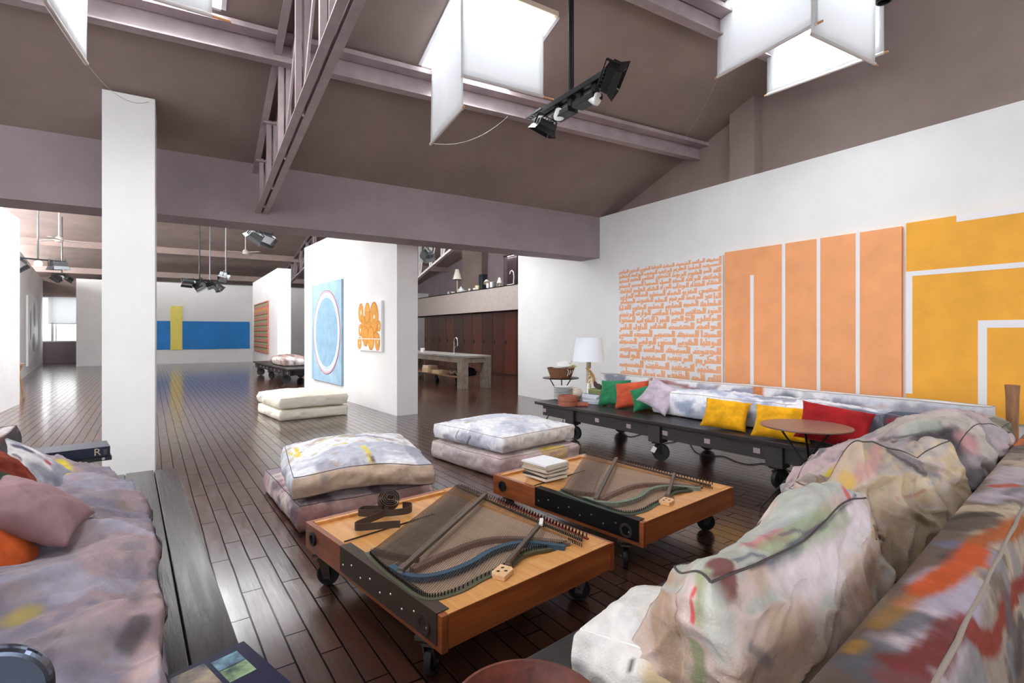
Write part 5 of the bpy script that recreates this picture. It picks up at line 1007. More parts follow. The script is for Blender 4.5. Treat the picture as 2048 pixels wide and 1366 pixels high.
CONT = mat('zinc_top', (150, 146, 142), .4, var=.1, vs_=3, metal=.2)
kt = thing('kitchen_island', 'long grey timber kitchen island with a tall chrome tap', 'kitchen island', (6.25, 12.42, 0))
MB().bb((0, 0, .835), (.9, 5.0, .89)).build('worktop', CONT, kt, bevel=.006)
MB().bb((.02, .2, .70), (.08, 4.9, .835)).build('apron', CONC, kt); MB().bb((.82, .2, .70), (.88, 4.9, .835)).build('apron', CONC, kt); MB().bb((.2, .03, .70), (.72, .09, .835)).build('apron', CONC, kt)
for x in (.0, .70):
    for y in (.0, 4.7): lg = MB(); lg.bb((x, y, 0), (x + .095, y + .28, .835)); lg.bb((x + .1, y, 0), (x + .2, y + .28, .835)); lg.build('leg', CONC, kt, bevel=.006)
MB().bb((.06, .34, .28), (.86, 4.5, .31)).build('undershelf', wood('shelf_wood', (120, 84, 66), (150, 112, 88), .5, 1, 2), kt)
caster(kt, .12, 1.9, .28, .09, .6); caster(kt, .8, 1.9, .28, .09, -.4)
tp = thing('kitchen_tap', 'tall curved chrome tap on the kitchen island', 'tap', (6.58, 13.55, .89))
arc = [Vector((0, 0, 0)), Vector((0, 0, .34))] + [Vector((.0, -.11 + .11 * math.cos(a), .36 + .12 * math.sin(a))) for a in [k / 10 * PI for k in range(11)]] + [Vector((0, -.22, .24))]
MB().tube(arc, .016, 10).build('spout', CHROME, tp, smooth=True); MB().lathe([(.028, 0), (.028, .02), (.018, .03)], n=16).build('base_ring', CHROME, tp); MB().tube([(0, 0, .15), (0, -.09, .24)], .008, 8).build('lever', CHROME, tp); MB().tube([(0, 0, .12), (0, .05, .125)], .012, 8).build('side_valve', CHROME, tp)
KB = mat('pale_box_card', (206, 178, 140), .8); 
for i, (y, x, w_, d_, h_, lab, m) in enumerate(((14.9, 6.42, .34, .42, .14, 'larger pale box under the island, lowest of the two stacked', KB), (14.9, 6.42, .30, .40, .06, 'flat rosy box on the larger pale box under the island', mat('rose_box', (214, 186, 168), .8)), (14.25, 6.45, .28, .5, .09, 'long low pale box on the island undershelf', KB))):
    b = thing('storage_box', lab, 'box', (x, y, .311 + (.142 if i == 1 else 0))); MB().bb((-w_ / 2, -d_ / 2, 0), (w_ / 2, d_ / 2, h_ * .7)).build('body', m, b); MB().bb((-w_ / 2 - .004, -d_ / 2 - .004, h_ * .7), (w_ / 2 + .004, d_ / 2 + .004, h_)).build('lid', m, b)
tag(MB().tube([Vector((6.45, 13.75, .37)), Vector((6.47, 13.55, .40)), Vector((6.43, 13.40, .36)), Vector((6.47, 13.2, .42)), Vector((6.44, 13.05, .35))], [.02, .05, .045, .05, .02], 9).build('driftwood', mat('driftwood_grey', (130, 112, 92), .8, var=.2, vs_=9), smooth=True), 'knotty driftwood piece on the island undershelf', 'driftwood')
tag(MB().lathe([(.02, 0), (.30, .01), (.34, .08), (.26, .19), (.08, .24), (0, .245)], (6.75, 13.2, .311), 18).build('black_bag', mat('black_bag_cloth', (14, 14, 15), .8), smooth=True), 'black bag lying under the end of the island', 'bag')
tag(MB().lathe([(.0, 0), (.06, 0), (.075, .12), (.07, .13), (.055, .01)], (6.45, 15.55, .892), 16).build('beaker', LINEN), 'white beaker at the partition end of the island', 'beaker')
# gallery ledge things
def led(px, off=.0): p = at(px, 600, x=9.6 + off); return Vector((9.6 + off, p.y, 3.121))
LS = mat('lamp_paper', (238, 232, 216), .85); SK = mat('lamp_stem_wood', (222, 196, 150), .6)
def cone_lamp(px, hs, r0, r1, zb, lab, m=LS):
    p = led(px); r = thing('table_lamp', lab, 'lamp', p, group='small lamps on the gallery ledge')
    MB().lathe([(.09, 0), (.09, .02), (.02, .03)], n=18).build('base', SK, r); MB().tube([(0, 0, .02), (0, 0, zb + hs * .5)], .02, 10).build('stem', SK, r)
    MB().lathe([(r1, zb), (r0, zb + hs), (r0 - .004, zb + hs), (r1 - .006, zb)], n=26).build('lamp_shade', m, r, smooth=True)
cone_lamp(914.5, .42, .075, .185, .58, 'tallest cone-shaded lamp on the gallery ledge')
cone_lamp(999, .20, .035, .095, .16, 'short cone-shaded lamp on the ledge near the dark doorway')
r = thing('desk_lamp', 'tilted white desk lamp before the black column on the ledge', 'lamp', led(977)); MB().tube([(0, 0, 0), (0, 0, .1), (0, .08, .27)], .012, 8).build('arm', SK, r); MB().lathe([(.13, 0), (.05, .12), (.0, .13)], (0, .13, .24), 22, (.15, .5, 1)).build('lamp_shade', LS, r); MB().lathe([(.07, 0), (.07, .02), (0, .02)], n=16).build('base', SK, r)
r = thing('gooseneck_lamp', 'white gooseneck lamp by the dark doorway on the ledge', 'lamp', led(1027)); MB().tube([Vector((0, 0, .05)), Vector((0, -.03, .3)), Vector((0, .0, .46)), Vector((0, .10, .53)), Vector((0, .2, .50)), Vector((0, .24, .42))], .018, 9).build('neck', LINEN, r, smooth=True); MB().bb((-.07, -.06, 0), (.07, .34, .06)).build('base', LINEN, r, bevel=.01)
tag(MB().bb((-.12, -.13, 0), (.12, .13, .62)).build('black_column', mat('black_glaze', (30, 38, 42), .3), bevel=.01), 'tall black square vase on the gallery ledge', 'vase'); bpy.data.objects['black_column'].location = led(966, .14)
def led_pot(name, px, prof, m, lab, off=0.0, cat='pot'):
    o = MB().lathe(prof, n=20).build(name, m, smooth=True); o.location = led(px, off); tag(o, lab, cat, 'crockery on the gallery ledge')
led_pot('planter', 955, [(0, 0), (.07, 0), (.10, .20), (.09, .20), (.06, .02), (0, .02)], mat('cream_glaze', (226, 216, 180), .4), 'cream planter between the white cups and the black vase')
led_pot('teapot', 922, [(0, 0), (.10, 0), (.15, .08), (.12, .17), (.05, .20), (.05, .24), (.02, .26), (0, .27)], mat('white_glaze', (232, 234, 234), .3), 'round white teapot beside the tallest lamp')
led_pot('jug', 975.5, [(0, 0), (.05, 0), (.06, .2), (.05, .2), (0, .02)], mat('white_glaze', (232, 234, 234), .3), 'white jug closest to the black vase', -.1)
led_pot('jug', 983, [(0, 0), (.055, 0), (.055, .23), (.045, .23), (0, .02)], mat('white_glaze', (232, 234, 234), .3), 'straight white jug halfway between black vase and short lamp', -.1)
led_pot('glass_jar', 988, [(0, 0), (.06, 0), (.06, .2), (.05, .22), (.05, .24), (0, .24)], mat('smoky_glass', (96, 106, 110), .15), 'smoky jar beside the short lamp')
led_pot('cup', 939, [(0, 0), (.03, 0), (.05, .13), (.045, .13), (0, .02)], mat('white_glaze', (232, 234, 234), .3), 'white cup at the end of the black tray')
led_pot('cup', 949, [(0, 0), (.045, 0), (.06, .1), (.05, .1), (0, .02)], mat('white_glaze', (232, 234, 234), .3), 'white cup standing beside the cream planter', -.12)
led_pot('bowl', 929, [(0, 0), (.05, 0), (.10, .07), (.09, .07), (0, .02)], mat('white_glaze', (232, 234, 234), .3), 'low white bowl on the tray beside the teapot', -.12, 'bowl')
led_pot('bowl', 906, [(0, 0), (.05, 0), (.09, .08), (.08, .08), (0, .02)], mat('white_glaze', (232, 234, 234), .3), 'small white bowl before the tallest lamp', -.14, 'bowl')
for px, L, lab in ((925, .75, 'long black tray under the crockery on the ledge'), (874, .7, 'flat black rack at the partition end of the ledge'), (947, .3, 'thin black book on the ledge beside the planter')):
    o = MB().bb((-.1, -L / 2, 0), (.12, L / 2, .035)).build('tray', BLACKM); o.location = led(px, .12); tag(o, lab, 'tray')
led_pot('figurine', 897, [(0, 0), (.05, 0), (.06, .05), (.03, .1), (.04, .13), (0, .16)], mat('white_glaze', (232, 234, 234), .3), 'small white figurine left of the tallest lamp on the ledge', 0, 'figurine')

# ------------------------------------------------------------------ HANGING SPOTLIGHTS AND FANS
GLASS = mat('lamp_glass_white', (236, 238, 238), .25)
SPM = mat('spot_body_black', (30, 31, 33), .35, metal=.5); SPG = mat('spot_body_grey', (92, 94, 96), .3, metal=.7)
def flood(parent, c, rot, s=1.0, m=SPM, glass=True):
    o = bpy.data.objects.new('floodlight', None); COL.objects.link(o); o.parent = parent; o.location = c; o.rotation_euler = rot
    b = MB(); b.box((0, 0, .05 * s), (.30 * s, .2 * s, .09 * s))
    for k in range(6): b.box(((-.12 + .048 * k) * s, 0, .11 * s), (.012 * s, .19 * s, .04 * s))
    b.bar((-.17 * s, 0, 0), (-.17 * s, 0, .16 * s), .012 * s, .03 * s); b.bar((.17 * s, 0, 0), (.17 * s, 0, .16 * s), .012 * s, .03 * s); b.bar((-.17 * s, 0, .16 * s), (.17 * s, 0, .16 * s), .03 * s, .012 * s)
    b.build('housing', m, o, bevel=.004)
    d = MB()
    for sx, sy in ((1, 0), (-1, 0), (0, 1), (0, -1)):
        ex, ey = .15 * s, .1 * s
        if sx: d.prism([(sx * ex, -ey, 0), (sx * ex, ey, 0), (sx * ex * 1.25, ey * 1.15, -.08 * s), (sx * ex * 1.25, -ey * 1.15, -.08 * s)], (sx * .004, 0, 0))
        else: d.prism([(-ex, sy * ey, 0), (ex, sy * ey, 0), (ex * 1.15, sy * ey * 1.3, -.08 * s), (-ex * 1.15, sy * ey * 1.3, -.08 * s)], (0, sy * .004, 0))
    d.build('barn_door', m, o)
    MB().box((0, 0, .003), (.27 * s, .17 * s, .006)).build('front_glass', GLASS if glass else SPG, o)
def par(parent, c, axis, s=1.0):
    o = bpy.data.objects.new('round_spot', None); COL.objects.link(o); o.parent = parent; o.location = c
    MB().lathe([(0, -.10 * s), (.035 * s, -.10 * s), (.06 * s, -.03 * s), (.062 * s, 0)], n=18, axis=axis).build('reflector', GLASS, o, smooth=True); MB().lathe([(.06 * s, 0), (.055 * s, .006 * s), (0, .01 * s)], n=18, axis=axis).build('lens', GLASS, o)
    MB().tube([Vector((0, 0, 0)) - Vector(axis).normalized() * .08 * s, (0, 0, .13 * s)], .008 * s, 6).build('bracket', SPM, o)
def pole_to(r, ztop, rad=.016, dx=0.0, m=None):
    k = MB(); k.tube([(dx, 0, 0), (dx, 0, ztop)], rad, 10); k.lathe([(rad * 2.5, ztop - .02), (rad * 2.5, ztop)], (dx, 0, 0), 12); k.build('pole', m or SPM, r, smooth=True)
r = thing('spotlight_bar', 'black spotlight bar hanging on a pole before the middle skylight', 'spotlight bar', (3.03, 3.80, 3.70), 0)
b = MB(); b.bar((0, -.60, 0), (0, .54, 0), .05, .05); b.bar((.05, -.66, -.02), (.05, .5, -.02), .03, .03); b.build('bar', SPM, r, bevel=.004)
lad = MB(); lad.bar((-.03, .42, .02), (-.03, .70, .02), .008, .02); lad.bar((.03, .42, .02), (.03, .70, .02), .008, .02)
for k in range(6): lad.bar((-.03, .44 + k * .05, .02), (.03, .44 + k * .05, .02), .008, .012)
lad.build('cable_ladder', SPG, r); pole_to(r, ceil_main(3.8) - 3.70 + .02, .020); 
k = MB(); k.tube([(.04, .01, 0), (.04, .01, 1.6)], .007, 6); k.build('cable', SPM, r)
flood(r, (.0, .42, -.17), (.35, .25, 0), .66, glass=False); flood(r, (.02, -.56, -.08), (-1.0, .5, 1.2), .74, glass=False); par(r, (.02, .20, -.14), (.5, .6, -.5), .85); par(r, (.04, -.33, -.16), (.35, -.85, -.4), .9)
for y in (-.05, .12):
    pass
for y0, y1 in ((.0, .26), (-.34, -.06)): q = MB(); q.bar((.03, y0, -.13), (.03, y1, -.13), .12, .05); q.bar((.03, y0 + .03, -.02), (.03, y0 + .03, -.11), .06, .05); q.bar((.03, y1 - .04, -.02), (.03, y1 - .04, -.11), .06, .05); q.build('linear_flood', SPM, r, bevel=.004)
MB().tube([(.02, -.30, 0), (.03, -.33, .03), (.06, -.38, .0), (.05, -.36, -.10)], .006, 6).build('loop_cable', SPG, r)
def far_spot(px, py, d, n, lab, m=SPM, yaw=0.0, half=.35, seed=0, s=1.0):
    p = at(px, py, d=d); r = thing('spotlight_bar', lab, 'spotlight bar', p, yaw, 'spotlight bars in the far hall'); rnd = random.Random(seed)
    fz = ceil_back; pole_to(r, fz(p.y) - p.z + .03, .02, m=SPG if m is SPG else None); MB().bar((-half, 0, 0), (half, 0, 0), .04, .04).build('bar', SPM, r)
    for i in range(n):
        x = -half + 2 * half * i / max(1, n - 1)
        if i % 2 == 0: flood(r, (x, 0, -.14), (rnd.uniform(-.9, .9), rnd.uniform(-.7, .7), rnd.uniform(-1, 1)), s, m)
        else: par(r, (x, 0, -.12), (rnd.uniform(-.6, .6), -1, -.5), 1.3 * s)
far_spot(76, 519, 14, 3, 'grey spotlight cluster hanging lowest by the gallery wall', SPG, .4, .42, 1, 1.2)
far_spot(124, 549, 19, 3, 'small spotlight cluster before the end window', SPG, .8, .2, 2, .9)
far_spot(399, 560, 17, 5, 'spotlight bar on the thickest pole above the blue painting', SPM, .55, .38, 3)
far_spot(420, 568, 19, 3, 'spotlight cluster overlapping the top edge of the far white wall', SPG, .2, .3, 4)
far_spot(452, 546, 15, 2, 'small spotlight pair nearest the check-painting partition', SPG, .9, .14, 5, .9)
far_spot(527, 466, 12, 4, 'bright spotlight cluster peeping below the mauve beam', SPG, .5, .25, 6)
far_spot(855, 503, 12.5, 4, 'spotlight cluster above the kitchen by the partition end', SPG, 1.2, .2, 7)
FANM = mat('fan_white', (224, 216, 208), .5)
for px, py, d, a0, lab in ((118, 480, 18, .35, 'white ceiling fan near the gallery wall'), (491, 505, 22, 1.2, 'white ceiling fan above the far end of the blue painting')):
    p = at(px, py, d=d); r = thing('ceiling_fan', lab, 'ceiling fan', p); k = MB(); k.tube([(0, 0, .1), (0, 0, ceil_back(p.y) - p.z)], .02, 8); k.build('downrod', FANM, r)
    MB().lathe([(0, -.08), (.10, -.06), (.13, 0), (.10, .08), (.05, .12), (.03, .14)], n=20).build('motor', FANM, r, smooth=True)
    for j in range(3): a = a0 + j * 2 * PI / 3; bl_ = MB(); bl_.bar((.12 * math.cos(a), .12 * math.sin(a), .0), (.78 * math.cos(a), .78 * math.sin(a), -.01), .14, .012); bl_.build('blade', FANM, r)

# ------------------------------------------------------------------ SMALL TABLES, LAMP AND THINGS ON THE LONG BENCH
def folding_table(lab, c, zt, rad, a0, m_top, foot=.36):
    r = thing('round_side_table', lab, 'side table', c); MB().lathe([(0, zt - .012), (rad, zt - .012), (rad + .003, zt - .005), (rad, zt), (0, zt)], n=56).build('table_top', m_top, r, smooth=True, ang=30)
    for k in range(3):
        a = a0 + k * 2 * PI / 3; f_ = Vector((math.cos(a) * foot, math.sin(a) * foot, .008)); t = Vector((-math.cos(a + .18) * foot * .72, -math.sin(a + .18) * foot * .72, zt - .015))
        MB().tube([f_, t], .009, 8).build('leg', BLACKM, r)
    MB().lathe([(.026, -.02), (.026, .02)], (0, 0, zt * .52), 14).build('hub', BLACKM, r)
    return r
folding_table('round brown folding table beside the big cushions', (4.45, 2.42, 0), .72, .345, math.radians(138), mat('brown_lacquer', (122, 92, 84), .28, var=.04))
folding_table('small black round table holding the wicker basket', (5.36, 6.98, 0), .755, .30, math.radians(165), BLACKM, .30)
lp = thing('lamp', 'table lamp with a wide white drum shade on the long bench', 'lamp', (5.42, 6.34, .471)); MB().box((0, 0, .012), (.16, .16, .024)).build('base', SK, lp); MB().box((0, 0, .35), (.052, .052, .66)).build('stem', mat('lamp_stem_grey_wood', (176, 156, 132), .6, var=.1), lp)
sh = mat('drum_shade_white', (226, 231, 238), .8); MB().lathe([(.255, .585), (.20, .955), (.197, .955), (.252, .585)], n=40).build('lamp_shade', sh, lp, smooth=True)
def bp_(px, py): return at(px, py, z=.4715)
p = bp_(1126, 799)
for i in range(9):
    o = MB().lathe([(0, 0), (.09, 0), (.145, .020), (.146, .024), (.09, .008), (0, .008)], n=30).build('plate', mat('white_glaze', (232, 234, 234), .3), smooth=True); o.location = p + Vector((0, 0, i * .0225))
    tag(o, 'white plate in the stack beside the basket table, ' + ('lowest' if i == 0 else 'topmost' if i == 8 else ORD[i] + ' from the bottom'), 'plate', 'white plates stacked on the long bench')
TERRA = mat('terracotta', (150, 84, 62), .6, var=.1, vs_=12); p = bp_(1136, 811)
tb = thing('round_box', 'round terracotta box at the bench edge', 'box', p); MB().lathe([(0, 0), (.135, 0), (.137, .065), (.132, .068), (0, .068)], n=36).build('body', TERRA, tb, smooth=True, ang=40); MB().lathe([(.14, .07), (.14, .14), (.126, .14), (.126, .08), (0, .075)], n=36).build('rim_ring', TERRA, tb, smooth=True, ang=40)
tr = MB().bb((-.10, -.06, 0), (.10, .06, .045)).build('small_tray', TERRA, bevel=.006); tr.location = bp_(1162, 811); tr.rotation_euler = (0, 0, -.6); tag(tr, 'small terracotta block next to the round terracotta box', 'box')
U = [(0.0, 0)] + [(.108 * math.sin(a) ** .8, .09 - .09 * math.cos(a)) for a in [k / 14 * PI for k in range(1, 14)]] + [(0, .175)]
gb = MB().lathe(U, n=48).build('woven_ball', mat('straw_weave', (214, 202, 182), .9, var=.12, vs_=30, bump=.5, bs=60), smooth=True); gb.location = bp_(1153, 800) + Vector((.06, .1, 0)); tag(gb, 'squat cream woven ball between plates and magazines', 'ball')
p = bp_(1184, 808); p += Vector((.10, .05, 0)); z = 0; rnd = random.Random(9)
for i in range(7):
    h = (.026, .012, .024, .014, .03, .012, .018)[i]; o = thing('magazine', 'magazine in the pile beside the green pillow, ' + ('lowest' if i == 0 else 'topmost' if i == 6 else ORD[i] + ' from the bottom'), 'magazine', p + Vector((0, 0, z)), RZR + rnd.uniform(-.15, .15) + (.5 if i < 3 else .1), 'magazines piled on the long bench'); z += h
    MB().bb((-.11, -.15, .001), (.11, .15, h - .0015)).build('pages', mat('mag_pages', (224, 228, 236), .7, var=.05, vs_=30), o); MB().bb((-.113, -.153, h - .0015), (.113, .153, h)).build('cover', mat('mag_cover_%d' % (i % 3), ((96, 118, 150), (226, 228, 232), (60, 74, 96))[i % 3], .4), o)
gx = thing('storage_box', 'olive green box lying on the magazine pile', 'box', p + Vector((.04, -.02, z + .001)), RZR + .1); MB().bb((-.09, -.125, 0), (.09, .125, .052)).build('body', mat('olive_card', (112, 118, 72), .7), gx); MB().bb((-.092, -.127, .052), (.092, .127, .07)).build('lid', mat('olive_card_light', (134, 140, 92), .7), gx)
cd = MB().lathe([(0, 0), (.024, 0), (.024, .15), (0, .152)], n=14).build('candle', mat('candle_wax', (234, 230, 220), .6)); cd.location = p + Vector((-.05, .09, z + .001)); tag(cd, 'short white candle on the magazine pile', 'candle')
# dried plant on its dark root
dp = thing('dried_plant', 'dried artichoke stalk on a dark root on the green box', 'dried plant', p + Vector((.05, .0, z + .0725)))
MB().tube([Vector((0, -.09, .02)), Vector((0, -.03, .035)), Vector((.0, .04, .05)), Vector((0, .07, .10))], [.028, .04, .035, .02], 9).build('root', mat('dark_root', (58, 34, 28), .6, var=.2, vs_=20), dp, smooth=True)
MB().tube([Vector((0, .06, .05)), Vector((0, .09, .16)), Vector((.0, .16, .24)), Vector((0, .25, .29))], [.018, .022, .02, .016], 8).build('stalk', mat('dry_stalk', (146, 112, 70), .8, var=.2, vs_=20), dp, smooth=True)
rnd = random.Random(12); HUSK = mat('pale_husk', (216, 196, 156), .85, var=.1, vs_=15)
for k in range(14):
    b0 = Vector((0, .06 + .012 * k, .08 + .016 * k)); d_ = Vector((rnd.uniform(-1, 1), rnd.uniform(-.9, .7), rnd.uniform(-.6, .9))).normalized(); L = rnd.uniform(.06, .12); sd = d_.orthogonal().normalized() * .014; e = b0 + d_ * L - Vector((0, 0, .03)); m_ = (b0 + e) / 2 + Vector((0, 0, .02))
    MB().add([b0, m_ + sd, e, m_ - sd, m_ + Vector((0, 0, .006)), b0 + Vector((0, 0, .003))], [(0, 1, 4), (1, 2, 4), (2, 3, 4), (3, 0, 4), (0, 3, 2, 1)]).build('husk', HUSK, dp)
# basket
WICK = mat('brown_wicker', (124, 82, 54), .75, var=.25, vs_=60, stretch=(1, 1, 2), bump=.6, bs=120)
bk = thing('wicker_basket', 'brown wicker basket heaped with papers and husks on the small black table', 'basket', (5.36, 6.98, .7555), .3)
MB().lathe([(0, 0), (.17, 0), (.19, .05), (.225, .15), (.235, .155), (.225, .165), (.205, .15), (.165, .02), (0, .02)], n=36).build('body', WICK, bk, smooth=True, ang=40)
MB().tube([Vector((-.22, 0, .15)), Vector((-.235, 0, .19)), Vector((-.20, .03, .20)), Vector((-.21, .05, .16))], .008, 6).build('handle', WICK, bk)
for k in range(3): MB().tube([Vector((-.10 + .06 * k, -.20, .15)), Vector((-.10 + .06 * k, -.225, .12)), Vector((-.09 + .06 * k, -.195, .04 + .02 * k))], .006, 5).build('white_ribbon', LINEN, bk)
nwp = thing('newspaper', 'white crumpled papers lying across the basket rim', 'papers', (5.36, 6.98, .93), .3)
for k, (x, y, a, tl, w_) in enumerate(((-.12, .0, .3, .12, .30), (-.06, -.06, -.2, -.1, .28), (-.16, .04, .7, .05, .26), (.05, -.02, 1.1, -.5, .2))): MB().box((x, y, .0 + .012 * k), (w_, .2, .008), rot=(tl * .5, tl, a)).build('sheet', mat('paper_white', (232, 230, 228), .8), nwp)
hk = thing('corn_husk', 'yellow-green dried husks sticking out of the basket', 'husks', (5.36, 6.98, .90), 0)
for k in range(9):
    b0 = Vector((.12 + rnd.uniform(-.05, .05), rnd.uniform(-.10, .05), .0)); d_ = Vector((rnd.uniform(.1, 1), rnd.uniform(-.8, .6), rnd.uniform(.2, 1))).normalized(); L = rnd.uniform(.10, .2); sd = d_.orthogonal().normalized() * .022; e = b0 + d_ * L; m_ = (b0 + e) / 2 + Vector((0, 0, .02))
    MB().add([b0, m_ + sd, e, m_ - sd, m_ + Vector((0, 0, .008))], [(0, 1, 4), (1, 2, 4), (2, 3, 4), (3, 0, 4), (0, 3, 2, 1)]).build('leaf', mat('husk_green_%d' % (k % 2), ((186, 180, 110), (226, 216, 186))[k % 2], .8), hk)
# wooden post by the wall
tag(MB().lathe([(.042, 0), (.042, .7), (.046, .95), (.052, 1.04), (.045, 1.042), (0, 1.03)], (6.2, 1.56, 0), 18).build('wooden_post', mat('bamboo_brown', (146, 104, 74), .6, var=.12, vs_=6, stretch=(6, 6, 1)), smooth=True, ang=40), 'brown wooden post standing before the ochre painting', 'post')
# cables on the floor
CB = mat('black_cable', (24, 20, 20), .6)
def cable(pts, lab): tag(MB().tube([q + Vector((0, 0, .006)) for q in interp([at(a, b, z=0) for a, b in pts], 8)], .005, 6).build('floor_cable', CB, smooth=True), lab, 'cable')
def interp3(P, n): return interp(P, n)
cable([(1285, 868), (1262, 860), (1245, 866), (1262, 874), (1290, 866), (1300, 862)], 'looped black cable on the floor behind the tagged wheel')
cable([(1318, 888), (1345, 885), (1372, 880), (1392, 905), (1420, 912), (1448, 914), (1472, 924), (1500, 930), (1528, 928), (1560, 936), (1600, 950)], 'long black cable snaking over the floor under the long bench')
# ------------------------------------------------------------------ LEFT CORNER THINGS
ch = thing('chair', 'dark polished metal chair whose rounded back shows beside the bed', 'chair', (-.42, 1.20, 0), math.radians(6))
LACQ = mat('dark_polished_steel', (104, 112, 130), .2, metal=.9)
def rrect(w_, h_, r_, n=16, z0=0):
    out = []
    for cx, cz, a0 in ((w_ / 2 - r_, h_ - r_, 0), (-w_ / 2 + r_, h_ - r_, 90), (-w_ / 2 + r_ * .3, r_ * .3, 180), (w_ / 2 - r_ * .3, r_ * .3, 270)):
        rr = r_ if a0 < 180 else r_ * .3
        for k in range(n): a = math.radians(a0 + 90 * k / (n - 1)); out.append((cx + rr * math.cos(a), 0, z0 + cz + rr * math.sin(a)))
    return out
MB().prism(rrect(.46, .425, .09, z0=.54), (0, .03, 0)).build('backrest', LACQ, ch, bevel=.012, seg=3)
MB().bb((-.22, -.40, .43), (.22, .01, .46)).build('seat', LACQ, ch, bevel=.012)
for x in (-.19, .19):
    for y, zt_ in ((-.37, .43), (-.005, .56)): MB().tube([(x, y, 0), (x, y, zt_)], .014, 10).build('leg', BLACKM, ch)
# magazine with blue photographs on the board edge
mg = thing('magazine', 'dark blue magazine with sea photographs lying on the bench edge', 'magazine', (.175, 1.99, .4315), 0)
ux2 = Vector((-.94, -.34, 0)).normalized(); vx2 = Vector((.30, -.95, 0)).normalized()
def mgq(u0, u1, v0, v1, z, h, name, m): 
    P = [ux2 * a + vx2 * b + Vector((0, 0, z)) for a, b in ((u0, v0), (u1, v0), (u1, v1), (u0, v1))]; MB().prism(P, (0, 0, h)).build(name, m, mg)
mgq(0, .42, 0, .34, 0, .018, 'pages', mat('mag_edge', (206, 206, 222), .6)); mgq(-.004, .424, -.004, .344, .018, .0025, 'cover', mat('cover_navy', (30, 34, 62), .25))
PHO = mat('photo_sea', (40, 96, 150), .3, var=.5, vs_=14, col2=(150, 196, 214)); PHG = mat('photo_green', (40, 110, 84), .3, var=.5, vs_=16, col2=(170, 196, 150)); PHS = mat('photo_sand', (44, 78, 130), .3, var=.4, vs_=6, col2=(222, 196, 160))
mgq(.035, .115, .035, .10, .0206, .0006, 'photo', PHO); mgq(.035, .115, .104, .18, .0206, .0006, 'photo', PHG); mgq(.13, .42, .02, .30, .0206, .0006, 'photo', PHS)
# rusty bowl on the front bench
p = at(1055, 1420, z=.60); bw = thing('rusty_bowl', 'wide rusty iron bowl on the bench, cut by the picture bottom', 'bowl', (p.x, p.y, .4715))
MB().lathe([(0, 0), (.10, 0), (.16, .05), (.185, .13), (.187, .135), (.179, .135), (.154, .055), (.095, .012), (0, .012)], n=48).build('body', mat('rusted_iron', (104, 52, 38), .6, var=.2, vs_=14, bump=.3), bw, smooth=True, ang=45)
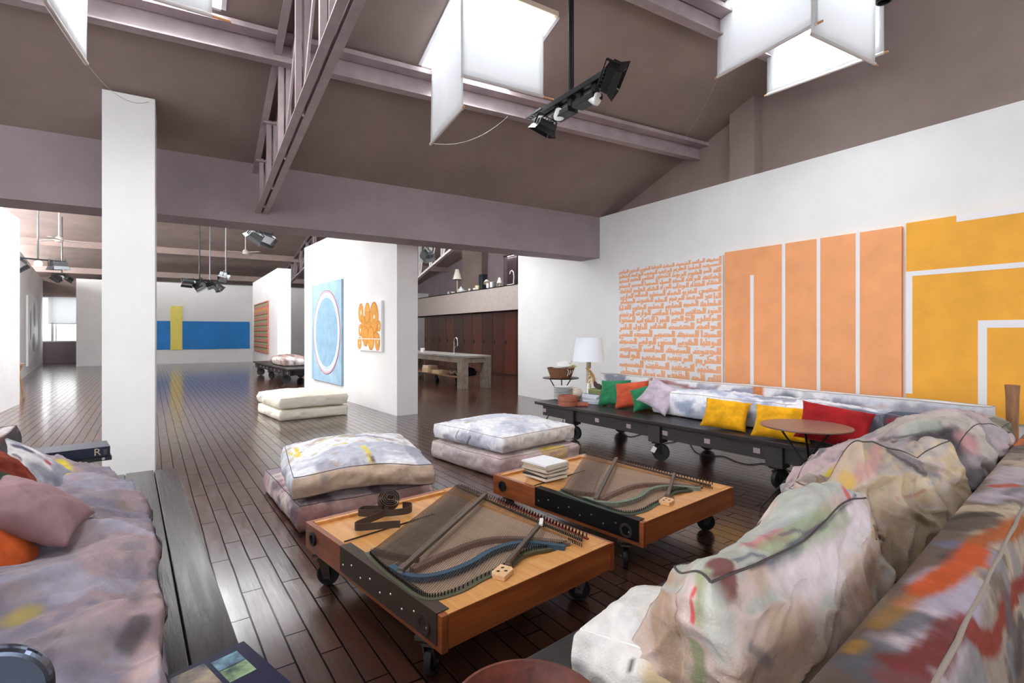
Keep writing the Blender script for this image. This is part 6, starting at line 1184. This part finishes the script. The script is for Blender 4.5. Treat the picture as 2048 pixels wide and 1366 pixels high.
# two thick books by the pillar, the upper one with a big R on the spine
def rbook(lab, c, rz, w_, d_, h_, m, letter):
    b = thing('book', lab, 'book', c, rz, 'thick books at the bed end'); MB().bb((-w_ / 2 + .006, -d_ / 2 + .006, .004), (w_ / 2 - .008, d_ / 2 - .006, h_ - .004)).build('pages', mat('cream_pages', (214, 206, 190), .8), b)
    cv = MB(); cv.bb((-w_ / 2, -d_ / 2, 0), (w_ / 2, d_ / 2, .004)); cv.bb((-w_ / 2, -d_ / 2, h_ - .004), (w_ / 2, d_ / 2, h_)); cv.bb((-w_ / 2, -d_ / 2, 0), (w_ / 2, -d_ / 2 + .005, h_)); cv.build('cover', m, b, bevel=.0015)
    if letter:
        t = bpy.data.curves.new('spine_letter', 'FONT'); t.body = 'R'; t.size = h_ * 1.02; t.extrude = .0006; t.align_x = 'CENTER'; t.align_y = 'CENTER'
        tmp_ = bpy.data.objects.new('tmp_letter', t); me_ = bpy.data.meshes.new_from_object(tmp_); bpy.data.objects.remove(tmp_); me_.materials.clear(); me_.materials.append(mat('gold_foil', (216, 196, 160), .4, metal=.4)); o = bpy.data.objects.new('spine_letter', me_); COL.objects.link(o); o.parent = b; o.location = (w_ / 2 - .075, -d_ / 2 - .0012, h_ * .5); o.rotation_euler = (PI / 2, 0, 0)
        for k in range(5): MB().bb((w_ / 2 - .04, -d_ / 2 - .001, h_ * (.24 + .11 * k)), (w_ / 2 - .018, -d_ / 2, h_ * (.27 + .11 * k))).build('spine_line', mat('gold_foil_dim', (150, 138, 112), .4), b)
    else: MB().lathe([(.010, 0), (0, .001)], (w_ / 2 - .05, -d_ / 2, h_ / 2), 14, (0, -1, 0)).build('spine_emblem', mat('spine_white', (200, 196, 190), .5), b)
    return b
pbk = at(140, 932, d=3.78)
rbook('slim dark book under the blue one at the bed end', (pbk.x + .01, pbk.y + .10, .555), math.radians(10), .42, .28, .03, mat('cover_black', (34, 28, 32), .4), False)
rbook('thick navy book with a big gold R on its spine at the bed end', (pbk.x, pbk.y + .10, .586), math.radians(10), .42, .28, .072, mat('cover_navy_cloth', (26, 34, 58), .45), True)
pst = thing('stool', 'small wooden stool under the books at the bed end', 'stool', (pbk.x, pbk.y + .12, .4315), math.radians(10)) if False else None
# stool against the gallery wall
sx = at(38, 800, z=0); so_ = thing('bar_stool', 'pale wooden bar stool half hidden by the white pier', 'stool', (sx.x - .14, sx.y + .0, 0))
ST = mat('stool_wood', (172, 128, 84), .6, var=.1); MB().prism([(-.14, -.18, .74), (.20, -.18, .79), (.20, .18, .79), (-.14, .18, .74)], (0, 0, .03)).build('seat', ST, so_, bevel=.008)
for x, y in ((.19, -.18), (.19, .18), (-.15, -.18), (-.15, .18)): MB().tube([(x * .55, y * .6, .76), (x, y, 0)], .017, 8).build('leg', ST, so_)
MB().prism([(.05, -.02, .55), (.14, -.02, .58), (.20, -.02, .77), (-.1, -.02, .77)], (0, .04, 0)).build('bracket', ST, so_)

p = at(1768, 4, d=4.6); r = thing('ceiling_spot', 'dark round spotlight can just entering at the top beside the blind cluster', 'spotlight', p)
MB().lathe([(0, .22), (.04, .22), (.062, .18), (.062, 0), (.05, 0), (.045, .03), (0, .04)], n=24).build('can', SPM, r, smooth=True, ang=40); k = MB(); k.tube([(0, 0, .2), (0, 0, ceil_main(p.y) - p.z + .02)], .014, 10); k.build('pole', SPM, r)
